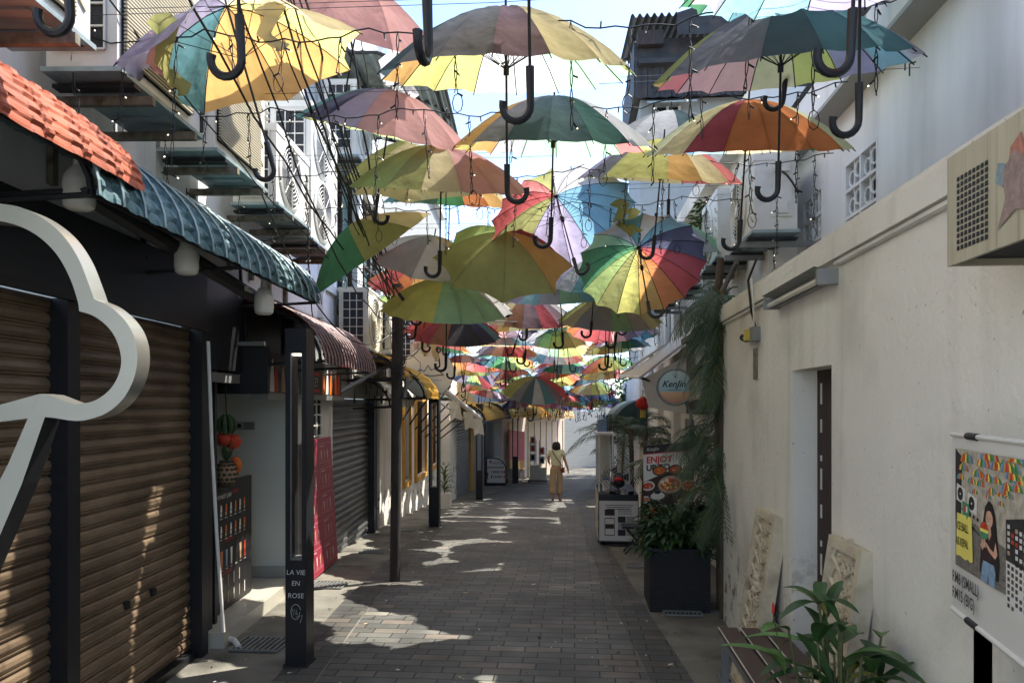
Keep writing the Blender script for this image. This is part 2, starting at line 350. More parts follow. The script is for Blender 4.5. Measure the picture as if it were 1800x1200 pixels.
# ---------------------------------------------------------------- text
FN = bpy.data.curves.new('t', 'FONT')
def text(s_, size, o, r, u, m_, parent=None, name='lettering', lift=.002, align='LEFT', shear=0.0, sx=1.0, bold=0.0, loc=None):
    c = bpy.data.curves.new('t', 'FONT'); c.body = s_; c.size = size; c.align_x = align; c.shear = shear; c.offset = bold
    c.resolution_u = 3; c.extrude = 0
    ob = bpy.data.objects.new('t', c); scene.collection.objects.link(ob)
    dg = bpy.context.evaluated_depsgraph_get(); me = bpy.data.meshes.new_from_object(ob.evaluated_get(dg))
    bpy.data.objects.remove(ob); bpy.data.curves.remove(c)
    o = Vector(o); r = Vector(r).normalized(); u = Vector(u).normalized(); n = r.cross(u)
    mb = MB(); mb.add([o + r * (v.co.x * sx) + u * v.co.y + n * lift for v in me.vertices], [tuple(p.vertices) for p in me.polygons], m_)
    bpy.data.meshes.remove(me)
    return mb.build(name, parent, loc=loc)
class Pl:      # flat printed shapes on a panel
    def __init__(s, mb, o, r, u): s.mb = mb; s.o = Vector(o); s.r = Vector(r).normalized(); s.u = Vector(u).normalized(); s.n = s.r.cross(s.u)
    def q(s, x, y, l=0): return s.o + s.r * x + s.u * y + s.n * l
    def poly(s, pts, m_, l=.001): s.mb.add([s.q(x, y, l) for x, y in pts], [tuple(range(len(pts)))], m_)
    def rect(s, x0, y0, x1, y1, m_, l=.001): s.poly([(x0, y0), (x1, y0), (x1, y1), (x0, y1)], m_, l)
    def disc(s, x, y, r, m_, l=.001, n=18, sy=1.0): s.poly([(x + r * math.cos(2 * math.pi * k / n), y + sy * r * math.sin(2 * math.pi * k / n)) for k in range(n)], m_, l)
def plate(mb, o, r, u, w_, h_, d, m_):
    mb.prism([(0, 0), (w_, 0), (w_, h_), (0, h_)], o, Vector(r).normalized(), Vector(u).normalized(), d, m_)
# ================================================================ SETTING
mb = MB()
ys = [-6, 0, 3, 6.3, 8.5, 10, 11.7, 14, 16, 18, 19.7, 22, 26, 29, 32, 40, 60, 90]
for a, b in zip(ys, ys[1:]):
    mb.add([(-40, a, zg(a)), (40, a, zg(a)), (40, b, zg(b)), (-40, b, zg(b))], [(0, 1, 2, 3)], M['concrete'])
tag(mb.build('ground', loc=(0, 0, 0)), kind='structure')
def edge(pts, y):
    for (y0, x0), (y1, x1) in zip(pts, pts[1:]):
        if y <= y1: return x0 + (x1 - x0) * (y - y0) / (y1 - y0)
    return pts[-1][1]
EL = [(-6, -1.1), (1, -1.62)] + [(q.y, q.x) for q in (PG(477, 1200), PG(582, 1080), PG(690, 977), PG(752, 925), PG(835, 876))] + [(24, -2.35), (30, -1.7), (36, -.2), (45, 3)]
ER = [(-6, 1.1), (1, .86)] + [(q.y, q.x) for q in (PG(1220, 1200), PG(1137, 1072), PG(1075, 970), PG(1034, 890))] + [(22, .3), (27, .9), (36, 3.2), (45, 6)]
yy = sorted(set([y / 4 for y in range(-12, 176)] + [6.3, 8.5, 11.7, 19.7]))
def strip(name, fa, fb, m_, lift):
    mb = MB()
    for a, b in zip(yy, yy[1:]):
        mb.add([(fa(a), a, zg(a) + lift), (fb(a), a, zg(a) + lift), (fb(b), b, zg(b) + lift), (fa(b), b, zg(b) + lift)], [(0, 1, 2, 3)], m_)
    return tag(mb.build(name, loc=(0, 0, 0)), kind='structure')
BW = .27
strip('brick_paving', lambda y: edge(EL, y) + BW, lambda y: edge(ER, y) - BW, M['brick'], .004)
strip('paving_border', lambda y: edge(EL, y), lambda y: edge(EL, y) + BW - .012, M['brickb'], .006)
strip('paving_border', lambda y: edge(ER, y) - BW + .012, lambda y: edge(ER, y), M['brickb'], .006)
# drain grates
def grate(p, w_, d_, label):
    mb = MB(); r = thing('drain_grate', label, 'drain grate', (p.x, p.y, zg(p.y)), 'drain grates beside the paving')
    mb.bb((p.x - w_ / 2, p.y - d_ / 2, zg(p.y) + .004), (p.x + w_ / 2, p.y + d_ / 2, zg(p.y) + .007), M['dark_in'])
    mb.build('recess', r); mb = MB(); n = 9
    for k in range(n + 1):
        x = p.x - w_ / 2 + w_ * k / n
        mb.bb((x - .008, p.y - d_ / 2, zg(p.y) + .007), (x + .008, p.y + d_ / 2, zg(p.y) + .018), M['greymetal'])
    mb.bb((p.x - w_ / 2, p.y - d_ / 2 - .012, zg(p.y) + .007), (p.x + w_ / 2, p.y - d_ / 2, zg(p.y) + .02), M['greymetal'])
    mb.bb((p.x - w_ / 2, p.y + d_ / 2, zg(p.y) + .007), (p.x + w_ / 2, p.y + d_ / 2 + .012, zg(p.y) + .02), M['greymetal'])
    mb.build('bars', r)
for px, py, w_, d_, l in [(460, 1134, .34, .28, 'nearest black drain grate on the left pavement, beside the black lamp post'), (578, 1030, .3, .24, 'drain grate on the left pavement at the foot of the crimson menu board'),
                          (657, 970, .3, .22, 'small drain grate on the left pavement in front of the grey roller shutter'), (712, 932, .26, .22, 'drain grate behind the tall wooden pole, where sun hits the pavement'),
                          (1120, 995, .22, .2, 'drain grate on the right pavement behind the dark square planter'), (1200, 1080, .3, .1, 'drain grate under the front edge of the dark square planter'), (1310, 1197, .3, .14, 'drain grate under the slatted bench')]:
    grate(PG(px, py), w_, d_, l)
random.seed(77); mb = MB()
for k in range(420):
    y = 4.2 + 14 * random.random() ** 1.6; x = random.uniform(edge(EL, y) - .5, edge(ER, y) + .45); a = random.uniform(.004, .02) * (1 if k % 9 else 1.6); t_ = random.random() * 6.28; c_, s_ = math.cos(t_), math.sin(t_)
    pts = [(-a, 0), (-a * .3, a * .4), (a * .6, a * .35), (a, 0), (a * .4, -a * .4), (-a * .4, -a * .3)]
    mb.add([(x + p * c_ - q * s_, y + p * s_ + q * c_, zg(y) + .009 + .004 * (i_ % 2)) for i_, (p, q) in enumerate(pts)], [(0, 1, 2, 3, 4, 5)], M[random.choice(['tan_tile', 'paper', 'bark', 'bark', 'leaf2'])])
tag(mb.build('ground_litter', loc=(0, 0, 0)), 'tiny scraps and dry leaf bits scattered over the paving', 'litter', kind='stuff')
# ================================================================ LEFT SIDE
def lroot(name, label, cat, s, z=None, group=None, t=0):
    p = LF((s, t, 0)); return thing(name, label, cat, (p.x, p.y, zg(p.y) if z is None else z), group)
def shutter(parent, s0, s1, z0, z1, t, m_, pitch=.075, amp=.014, name='roller_shutter'):
    mb = MB(LF); n = max(1, round((z1 - z0) / pitch)); prof = []
    for k in range(n):
        zb = z0 + (z1 - z0) * k / n; h = (z1 - z0) / n
        prof += [(zb, t - amp * .9), (zb + h * .12, t - amp * .9), (zb + h * .17, t - amp * .1), (zb + h * .27, t), (zb + h * .31, t - amp * .5), (zb + h * .36, t), (zb + h * .6, t + amp * .45), (zb + h * .85, t + amp * .1), (zb + h * .97, t - amp * .3)]
    prof.append((z1, t - amp * .9)); vs = []
    ns = 8
    for z, tt in prof:
        for i in range(ns + 1):
            s = s0 + (s1 - s0) * i / ns
            vs.append((s, tt + .003 * math.sin(i * 1.7 + z * 5), z))
    fs = [(j * (ns + 1) + i, j * (ns + 1) + i + 1, (j + 1) * (ns + 1) + i + 1, (j + 1) * (ns + 1) + i) for j in range(len(prof) - 1) for i in range(ns)]
    mb.add(vs, fs, m_)
    return mb.build(name, parent)
A = lroot('shophouse', 'white two-storey shophouse with brown roller shutters and air conditioners along its upper wall', 'shophouse', 4)
mb = MB(LF)      # upper wall, with the openings left out
def wall_with_holes(mb, s0, s1, z0, z1, holes, t0, t1, m_):
    ss = sorted(set([s0, s1] + [h[0] for h in holes] + [h[1] for h in holes]))
    for a, b in zip(ss, ss[1:]):
        hs = sorted([h for h in holes if h[0] <= a + 1e-6 and h[1] >= b - 1e-6], key=lambda h: h[2]); z = z0
        for h in hs:
            if h[2] > z: mb.bb((a, t0, z), (b, t1, h[2]), m_)
            z = h[3]
        if z < z1: mb.bb((a, t0, z), (b, t1, z1), m_)
UH = [(4.95, 5.35, 3.35, 4.7), (5.85, 7.3, 3.7, 4.75), (8.5, 9.6, 2.75, 4.6), (9.9, 11.2, 2.75, 4.6), (1.2, 2.0, 3.4, 4.6)]
wall_with_holes(mb, -2, 11.4, 2.62, 7.3, UH, -.25, 0, M['facade'])
mb.bb((-2, -.25, 0), (1.2, 0, 2.62), M['facade'])
mb.bb((-2, -.3, 7.3), (11.4, .15, 7.42), M['facade'])
for z in (2.95, 5.1): mb.bb((-2, 0, z), (11.4, .04, z + .09), M['facade'])
mb.bb((-2, -3.5, 0), (11.4, -3.3, 7.3), M['interior'])
for s in (4.1, 7.7): mb.bb((s, 0, 2.62), (s + .09, .06, 7.3), M['facade'])
mb.build('upper_wall', A)
for h in UH:
    f = MB(LF); 
    f.bb((h[0] + .002, -.14, h[2] + .002), (h[1] - .002, -.12, h[3] - .002), M['glass'] if h[0] > 8 else M['dark_in'])
    pane = f
    f = MB(LF); fr = M['wood_dark'] if h[0] > 8 else M['white_paint']
    n = max(2, round((h[1] - h[0]) / .45))
    for k in range(n + 1):
        s = h[0] + (h[1] - h[0]) * k / n; s = min(max(s, h[0] + .025), h[1] - .025)
        f.bb((s - .022, -.12, h[2]), (s + .022, -.07, h[3]), fr)
    for z in (h[2] + .02, h[3] - .02, (h[2] + h[3]) / 2 if h[0] > 8 else h[3] - .3): f.bb((h[0], -.118, z - .02), (h[1], -.072, z + .02), fr)
    if 5 < h[0] < 8:
        for k in range(14):
            z = h[2] + .05 + k * .055; f.box((h[0] + .26, -.06, z), (.42, .04, .012), M['white_paint'], Matrix.Rotation(.6, 3, 'X')); f.box((h[1] - .3, -.06, z), (.42, .04, .012), M['white_paint'], Matrix.Rotation(.6, 3, 'X'))
    wf = f.build('window', A); pane.build('pane', wf)
# ground floor of shop 1
mb = MB(LF); mb.bb((1.2, -.03, 2.21), (4.87, .03, 2.62), M['header']); mb.bb((1.2, .03, 2.19), (4.87, .06, 2.23), M['black'])
mb.bb((4.87, -.02, 1.95), (6.9, .0, 2.62), M['black'])
mb.build('fascia', A)
shutter(A, 1.2, 3.32, .05, 2.205, -.05, M['brown_shutter'], pitch=.078)
sh = shutter(A, 3.40, 4.775, .05, 2.205, -.05, M['brown_shutter'], pitch=.078)
for s in (3.95, 4.25):
    mb = MB(LF); mb.bb((s, -.055, .55), (s + .05, -.035, .59), M['dark_in']); mb.build('lock_slot', sh)
mb = MB(LF); mb.bb((3.31, -.08, 0), (3.41, .035, 2.2), M['black']); mb.bb((4.775, -.08, 0), (4.87, .035, 2.2), M['black'])
mb.bb((1.2, -.07, 0), (3.31, .0, .05), M['black']); mb.bb((3.41, -.07, 0), (4.775, .0, .05), M['black'])
mb.build('shutter_frame', A)
# cafe recess
mb = MB(LF)
mb.bb((6.62, -1.6, zg(6.6)), (8.2, -.0, 2.62), M['interior'])
mb.bb((4.95, -1.75, 0), (6.62, -1.6, 2.6), M['interior']); mb.bb((4.87, -1.75, 0), (4.95, -.15, 2.6), M['interior'])
mb.bb((4.95, -1.6, 2.4), (6.62, -.02, 2.5), M['interior'])
mb.build('cafe_wall', A)
mb = MB(LF); mb.bb((6.6, -1.6, .115), (6.618, -.0, .21), M['grey_wall']); mb.build('skirting', A)
mb = MB(LF); mb.bb((4.96, -1.6, -.05), (6.62, .10, .11), M['tile'])
for k in range(5): mb.bb((5.0 + k * .4, -1.6, .11), (5.006 + k * .4, .1, .1115), M['grey_wall'])
for k in range(4): mb.bb((4.96, -.3 - .4 * k, .11), (6.6, -.294 - .4 * k, .1115), M['grey_wall'])
mb.build('tiled_step', A)
mb = MB(LF); mb.bb((4.96, -.16, .11), (5.07, -.02, 2.0), M['darkmetal']); mb.bb((5.16, -.1, .11), (5.2, -.04, 1.95), M['darkmetal']); mb.bb((4.96, -.1, 1.86), (6.6, -.02, 1.93), M['greymetal'])
mb.build('door_frame', A)
mb = MB(LF); mb.bb((6.621, 0, zg(7.4)), (8.2, .012, 1.9), M['plaster2']); mb.build('side_wall', A)
mb = MB(LF); mb.bb((7.2, .013, 1.35), (7.72, .02, 1.82), M['dark_in']); gr = mb.build('window', A)
mb = MB(LF)
for k in range(4): mb.bb((7.2 + k * .17, .021, 1.35), (7.215 + k * .17, .035, 1.82), M['white_paint'])
for k in range(5): mb.bb((7.2, .022, 1.36 + k * .11), (7.72, .034, 1.375 + k * .11), M['white_paint'])
mb.build('grille', gr)
# shutter 2
mb = MB(LF); mb.bb((8.2, -.03, 1.77), (10.6, .02, 2.62), M['grey_wall']); mb.bb((10.6, -.03, 1.82), (11.4, .02, 2.62), M['grey_wall'])
mb.bb((6.62, -.25, 1.92), (8.2, -.0, 2.62), M['facade'])
mb.bb((8.12, -.08, zg(8)), (8.2, .03, 1.8), M['plaster2'])
mb.build('fascia', A)
shutter(A, 8.2, 10.55, zg(10) + .0, 1.77, -.06, M['grey_shutter'], pitch=.085)
mb = MB(LF); mb.bb((10.55, -.1, -.3), (10.66, .03, 1.82), M['darkmetal']); mb.bb((10.66, -.06, -.3), (11.1, -.04, 1.82), M['black']); d = mb.build('door', A)
mb = MB(LF); mb.tube([(10.75, -.03, .5), (10.75, -.03, 1.1)], .012, M['greymetal']); mb.build('handle', d)
# ---- shop 2 with ochre windows
B = lroot('shophouse', 'white shophouse with ochre window frames beyond the tall wooden pole', 'shophouse', 15)
mb = MB(LF); H2 = [(13.3, 14.0, .25, 1.75), (14.8, 16.3, .2, 1.75), (17.4, 18.9, .2, 1.75)]
wall_with_holes(mb, 11.1, 19.6, -1.2, 2.62, H2, -.25, 0, M['plaster2'])
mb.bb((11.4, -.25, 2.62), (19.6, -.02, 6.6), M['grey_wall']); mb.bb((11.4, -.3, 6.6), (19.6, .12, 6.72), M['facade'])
mb.build('wall', B)
for h in H2:
    mb = MB(LF); mb.bb((h[0], -.12, h[2]), (h[1], -.1, h[3]), M['yellow']); 
    for k in range(7): 
        s = h[0] + (h[1] - h[0]) * (k + .5) / 7; mb.bb((s - .012, -.1, h[2]), (s + .012, -.05, h[3]), M['wood_dark'])
    wv = mb.build('window', B)
    mb = MB(LF); mb.bb((h[0] - .09, 0, h[2] - .09), (h[0], .05, h[3] + .09), M['yellow']); mb.bb((h[1], 0, h[2] - .09), (h[1] + .09, .05, h[3] + .09), M['yellow'])
    mb.bb((h[0], 0, h[3]), (h[1], .05, h[3] + .09), M['yellow']); mb.bb((h[0], 0, h[2] - .09), (h[1], .05, h[2]), M['yellow']); mb.build('frame', wv)
for h in [(12.2, 13.0, 3.1, 4.6), (14.2, 15.4, 3.0, 4.6), (16.6, 17.8, 3.0, 4.6)]:
    mb = MB(LF); mb.bb((h[0], -.02, h[2]), (h[1], .01, h[3]), M['glass']); wv = mb.build('window', B)
    mb = MB(LF); n = 3
    for k in range(n + 1):
        s = h[0] + (h[1] - h[0]) * k / n; mb.bb((s - .03, .01, h[2]), (s + .03, .05, h[3]), M['wood_dark'])
    mb.build('frame', wv)
# ---- far left row on its own bent frontage
FA, FB, FC, FD_ = P(800, 862, 20.3), P(846, 850, 26), P(925, 838, 31), P(992, 835, 34.5)
def SEG(a, b):
    a = Vector((a.x, a.y, 0)); b = Vector((b.x, b.y, 0)); e = (b - a).normalized(); n = Vector((e.y, -e.x, 0))
    return (lambda p: a + e * p[0] + n * p[1] + Vector((0, 0, p[2]))), (b - a).length
C1, L1 = SEG(FA, FB); C2, L2 = SEG(FB, FC); C3, L3 = SEG(FC, FD_)
def froot(name, label, cat, xf, s, group=None, t=0):
    p = xf((s, t, 0)); return thing(name, label, cat, (p.x, p.y, zg(p.y)), group)
C = froot('shophouse', 'shophouse with a single grey roller shutter between ochre posts, behind the further black lamp posts', 'shophouse', C1, 2)
mb = MB(C1); mb.bb((-.9, -.3, -1.6), (.25, 0, 3.0), M['plaster2']); mb.bb((.25, -.3, 1.3), (3.1, 0, 3.0), M['yellow']); mb.bb((3.1, -.3, -1.6), (3.9, 0, 3.0), M['yellow']); mb.bb((3.9, -.3, -1.6), (L1, 0, 3.0), M['grey_wall'])
mb.bb((-.9, -.35, 3.0), (L1, -.1, 5.6), M['facade']); mb.build('wall', C)
xs = LF; LFs = LF
def shut_on(xf, parent, s0, s1, z0, z1, t, m_, pitch=.09):
    mb = MB(xf); n = round((z1 - z0) / pitch)
    for k in range(n):
        z = z0 + (z1 - z0) * k / n; h = (z1 - z0) / n
        mb.add([(s0, t - .02, z), (s1, t - .02, z), (s1, t, z + h * .3), (s0, t, z + h * .3), (s1, t + .004, z + h * .9), (s0, t + .004, z + h * .9), (s1, t - .02, z + h), (s0, t - .02, z + h)],
               [(0, 1, 2, 3), (3, 2, 4, 5), (5, 4, 6, 7)], m_)
    return mb.build('roller_shutter', parent)
shut_on(C1, C, .25, 3.1, -1.15, 1.3, -.06, M['lightshutter'])
D_ = froot('shophouse', 'small pale pink shophouse with grey-green front and an ochre awning, left of the walking woman', 'shophouse', C2, 2)
mb = MB(C2); mb.bb((0, -.3, -1.8), (2.2, 0, 2.6), M['grey_wall']); mb.bb((2.2, -.3, -1.8), (L2, 0, 2.6), M['pink_wall']); mb.bb((0, -.35, 2.6), (L2, -.1, 3.6), M['facade']); mb.build('wall', D_)
mb = MB(C2); mb.bb((.3, 0, -1.3), (1.3, .04, 1.0), M['darkmetal']); mb.build('door', D_)
mb = MB(C2); mb.bb((2.9, 0, .1), (3.5, .03, 1.0), M['yellow']); mb.build('window', D_)
E = froot('shophouse', 'pale building with tall boarded doors closing the bend of the alley beside the woman', 'shophouse', C3, 2)
mb = MB(C3); mb.bb((0, -.3, -1.9), (L3, 0, 1.5), M['pink_wall']); 
for k in range(7): mb.bb((.15 + k * .6, 0, -1.4), (.2 + k * .6, .03, .95), M['tan_tile'])
mb.build('wall', E)
Wn = thing('white_building', 'white louvred house front at the far end of the alley, right of the walking woman', 'building', (P(1010, 835, 36).x, P(1010, 835, 36).y, -1.5))
mb = MB(); a = P(985, 835, 35.5); b = P(1075, 835, 37)
for k in range(26):
    z = -1.5 + k * .12
    mb.add([(a.x, a.y, z), (b.x, b.y, z), (b.x, b.y - .03, z + .1), (a.x, a.y - .03, z + .1)], [(0, 1, 2, 3)], M['white_paint'])
mb.bb((a.x - .2, b.y + .06, -1.6), (b.x + 4, b.y + 1.6, 2.0), M['white_paint']); mb.build('wall', Wn)
# ---- awnings
def awning(xf, s0, s1, te, ze, zt, m_, label, ridge=None, module=.2, group='curved sheet awnings on the left', rows=7, t0=0, tstep=.018):
    p = xf(((s0 + s1) / 2, t0, 0)); r = thing('curved_awning', label, 'awning', (p.x, p.y, ze), group)
    mb = MB(xf); nm = max(1, round((s1 - s0) / module)); na = rows * 4
    us = (0, .03, .17, .2, .46, .49, .73, .76, .97)
    cols = [k + a for k in range(nm) for a in us] + [nm]
    def hh_(uf, j):
        q = j % 4
        if uf < .185: return tstep * (1.5 if uf > .01 and uf < .18 else .9) * (1.25 if (j // 2) % 2 else .8)
        st = tstep * (0, .45, .8, 1.0)[3 - q]
        return st * (.45 if uf in (.46, .49) or abs(uf - .73) < .02 else 1)
    vs = []
    for j in range(na + 1):
        ph = j / na * math.pi / 2
        for u in cols:
            uf = round(u - int(u), 3); h = hh_(uf, j) + .0015 * math.sin(u * 7 + j) + .004 * math.sin(u * .9 + j * .13)
            vs.append((s0 + (s1 - s0) * u / nm, t0 + (te + h) * math.cos(ph), ze + (zt - ze) * math.sin(ph) + h * math.sin(ph) + .003 * math.sin(u * 1.9)))
    k = len(cols); fs = [(j * k + i, j * k + i + 1, (j + 1) * k + i + 1, (j + 1) * k + i) for j in range(na) for i in range(k - 1)]
    mb.add(vs, fs, m_); mb.build('sheet', r)
    if ridge:
        mb = MB(xf)
        for q in range(nm + 1):
            s = s0 + (s1 - s0) * q / nm
            mb.tube([(s, t0 + (te + .028) * math.cos(a), ze + (zt - ze + .028) * math.sin(a)) for a in [i * math.pi / 2 / 12 for i in range(13)]], .006, ridge, 4)
        mb.build('seam', r)
    mb = MB(xf)
    for s in (s0 + .03, (s0 + s1) / 2, s1 - .03):
        mb.tube([(s, t0 + (te - .02) * math.cos(a), ze + (zt - ze - .02) * math.sin(a)) for a in [i * math.pi / 2 / 8 for i in range(9)]] + [(s, t0 + .02, ze + .05)], .014, M['darkmetal'], 5)
        mb.tube([(s, t0 + te - .02, ze + .01), (s, t0, ze - .02)], .012, M['darkmetal'], 5)
    for a in (0.05, .6, 1.1): mb.tube([(s0, t0 + (te - .03) * math.cos(a), ze + (zt - ze - .03) * math.sin(a)), (s1, t0 + (te - .03) * math.cos(a), ze + (zt - ze - .03) * math.sin(a))], .013, M['darkmetal'], 5)
    mb.build('frame', r)
    return r
awning(LF, 1.0, 2.86, .62, 2.57, 2.93, M['orange_tile'], 'faded orange tile-pattern awning curving over the brown shutter, nearest on the left', module=.21, rows=13, tstep=.010)
awning(LF, 2.55, 5.55, .6, 2.47, 2.87, M['blue_tile'], 'long teal blue tile-pattern awning over the brown shutter', ridge=M['basepan'], module=.165, rows=9)
awning(LF, 5.6, 7.55, .62, 2.02, 2.5, M['maroon_tile'], 'dark maroon tile-pattern awning over the small cafe front', ridge=M['ridge_white'], module=.11, rows=8)
awning(LF, 8.5, 9.3, .75, 2.0, 2.36, M['yellow_tile'], 'short mustard yellow awning just behind the tall wooden pole', module=.14)
awning(LF, 10.0, 11.6, .85, 1.78, 2.3, M['yellow_tile'], 'mustard yellow dotted awning over the narrow black door', module=.14)
awning(LF, 9.3, 11.2, .5, 1.66, 2.05, M['canvas'], 'dark lined curved canopy with pale edge below the mustard awning', module=.3)
awning(C1, -.5, 4.6, .9, 1.25, 1.75, M['yellow_tile'], 'long yellow corrugated awning over the far grey shutter', module=.25)
awning(C2, .3, 5.2, 1.0, 1.2, 1.75, M['yellow_tile'], 'bright yellow curved awning above the striped snack cart', module=.25)
awning(C3, .2, L3 - .2, .6, 1.05, 1.6, M['tan_tile'], 'tan corrugated awning at the bend of the alley above the woman', module=.2)
# soffit strip of rubbish cables under the teal awning is left dark by the frame
# fluorescent tube under awning
r = lroot('tube_light', 'dim fluorescent tube fitting fixed under the teal awning', 'light fitting', 4.0, 2.45)
mb = MB(LF); mb.tube([(2.9, .33, 2.60), (3.9, .33, 2.52)], .045, M['darkmetal'], 8); mb.tube([(4.0, .33, 2.51), (4.9, .33, 2.44)], .045, M['darkmetal'], 8); mb.build('body', r)
mb = MB(LF); mb.box((4.7, .38, 2.455), (.12, .02, .03), M['white_pl']); mb.tube([(3.92, .33, 2.52), (3.96, .33, 2.52)], .05, M['galv'], 8); mb.build('clip', r)
# hanging bulbs
def globe(p, scale, label):
    r = thing('hanging_bulb', label, 'bulb', tuple(p), 'large frosted bulbs under the left awnings')
    k = scale; mb = MB()
    mb.lathe([(.0, 0), (.045 * k, .004), (.062 * k, .018 * k), (.067 * k, .045 * k), (.067 * k, .12 * k), (.064 * k, .135 * k)], p, M['bulb'], 20); mb.build('globe', r, smooth=True)
    mb = MB(); mb.lathe([(.066 * k, .1355 * k), (.06 * k, .155 * k), (.04 * k, .185 * k), (.024 * k, .2 * k), (.02 * k, .25 * k), (.036 * k, .262 * k), (.036 * k, .28 * k), (.001, .281 * k)], p, M['bulb'], 20); mb.build('neck', r, smooth=True)
    mb = MB(); mb.tube([Vector(p) + Vector((0, 0, .28 * k)), Vector(p) + Vector((0, 0, .5 * k))], .004, M['cable'], 5); mb.build('cord', r)
globe(P(139, 371, 3.05), .93, 'frosted bulb nearest the camera, hanging below the orange awning')
globe(P(328, 484, 3.95), .93, 'frosted bulb hanging under the middle of the teal awning')
globe(P(464, 554, 4.9), .93, 'frosted bulb hanging at the far end of the teal awning above the cafe')
# ---- air conditioners
def ac(xx_, yy_, zz_, rot, w_, d_, h_, label, group, kind='fan', m_=None, two=False):
    m_ = m_ or M['white_pl']; r = thing('air_conditioner', label, 'air conditioner', (0, 0, 0), group)
    mb = MB(); mb.bb((-w_ / 2, -d_ / 2, .02), (w_ / 2, d_ / 2, h_), m_)
    mb.bb((-w_ / 2 - .006, -d_ / 2 - .006, h_ - .05), (w_ / 2 + .006, d_ / 2 + .006, h_ + .004), m_)
    for k in range(5): mb.box((w_ / 2 - .07, -d_ / 2 - .004, h_ * (.2 + .13 * k)), (.08, .008, .014), M['beige_grille'], Matrix.Rotation(.6, 3, 'Y'))
    cs = mb.build('casing', r)
    mb = MB(); mb.bb((-w_ / 2 - .01, -d_ / 2 - .02, 0), (w_ / 2 + .01, d_ / 2 + .02, .021), M['basepan'])
    for k in (-.25, .1, .3): mb.bb((w_ * k, -d_ / 2 + .03, -.012), (w_ * k + .05, d_ / 2 - .03, .0), M['basepan'])
    for k in (-.36, .36): mb.bb((w_ * k - .03, -d_ / 2 - .03, -.03), (w_ * k + .03, d_ / 2 + .03, -.012), M['darkmetal'])
    mb.build('base_pan', r)
    # fan grille(s)
    for fi in range(2 if two else 1):
        R = min(w_ * .34, h_ * (.22 if two else .42)); cx = -w_ * .12; cz = h_ * (.27 + .48 * fi) if two else h_ * .5
        mb = MB()
        if kind == 'fan':
            mb.lathe([(R * 1.06, 0), (R * 1.06, .012), (R * .98, .02), (R * .96, .004), (.001, .003)], (cx, -d_ / 2, cz), M['white_pl'], 28, (0, -1, 0)); 
            g = mb.build('fan_grille', r, smooth=True); mb = MB()
            mb.lathe([(R * .94, .0045), (R * .94, .006), (.001, .0061)], (cx, -d_ / 2, cz), M['coil'], 28, (0, -1, 0))
            for k in range(5):
                a = k * 2 * math.pi / 5; mb.add([(cx + R * .15 * math.cos(a), -d_ / 2 - .008, cz + R * .15 * math.sin(a)), (cx + R * .85 * math.cos(a - .3), -d_ / 2 - .007, cz + R * .85 * math.sin(a - .3)), (cx + R * .85 * math.cos(a + .35), -d_ / 2 - .012, cz + R * .85 * math.sin(a + .35))], [(0, 1, 2)], M['greymetal'])
            mb.build('fan', g); mb = MB()
            for q in range(1, 9):
                rr = R * .95 * q / 8; mb.tube([(cx + rr * math.cos(a * math.pi / 12), -d_ / 2 - .02, cz + rr * math.sin(a * math.pi / 12)) for a in range(25)], .0035, m_, 4)
            for a in range(8): mb.tube([(cx, -d_ / 2 - .02, cz), (cx + R * .96 * math.cos(a * math.pi / 4), -d_ / 2 - .02, cz + R * .96 * math.sin(a * math.pi / 4))], .0035, m_, 4)
            mb.lathe([(R * .16, 0), (R * .14, .01), (.001, .012)], (cx, -d_ / 2 - .018, cz), m_, 14, (0, -1, 0))
            mb.build('guard', g)
        elif fi == 0:
            x0, x1 = -w_ * .46, w_ * .34; mb.bb((x0, -d_ / 2 - .012, h_ * .08), (x1, -d_ / 2 - .001, h_ * .93), M['dark_in']); g = mb.build('louvre_panel', r); mb = MB(); n = int(h_ / .02)
            for k in range(n): mb.box(((x0 + x1) / 2, -d_ / 2 - .02, h_ * .09 + h_ * .83 * k / n), (x1 - x0, .016, .009), M['beige_grille'])
            mb.build('slats', g)
    # coil with wire guard on the side turned along the wall
    sx = -w_ / 2; mb = MB(); mb.bb((sx - .004, -d_ * .34, h_ * .1), (sx - .001, d_ * .36, h_ * .93), M['coil']); g = mb.build('coil', r); mb = MB()
    n = max(4, int(h_ / .11))
    for k in range(n + 1): z = h_ * .1 + h_ * .83 * k / n; mb.bb((sx - .016, -d_ * .34, z - .004), (sx - .008, d_ * .36, z + .004), m_)
    for k in range(4): yv = -d_ * .34 + d_ * .7 * k / 3; mb.bb((sx - .014, yv - .004, h_ * .1), (sx - .006, yv + .004, h_ * .93), m_)
    mb.build('wire_guard', g)
    mb = MB(); sx = w_ / 2; mb.bb((sx, -d_ * .1, h_ * .2), (sx + .012, d_ * .36, h_ * .72), m_); mb.bb((sx, -d_ * .05, h_ * .76), (sx + .03, d_ * .3, h_ * .9), m_); mb.bb((sx + .012, d_ * .0, h_ * .24), (sx + .024, d_ * .26, h_ * .4), m_)
    mb.tube([(sx + .03, d_ * .1, h_ * .76), (sx + .05, d_ * .2, h_ * .7), (sx + .05, d_ * .34, h_ * .6), (sx + .03, d_ * .45, h_ * .52), (sx, d_ * .6, h_ * .5)], .007, M['cable'], 6)
    mb.build('service_cover', r)
    r.location = (xx_, yy_, zz_); r.rotation_euler = (0, 0, rot)
    return r
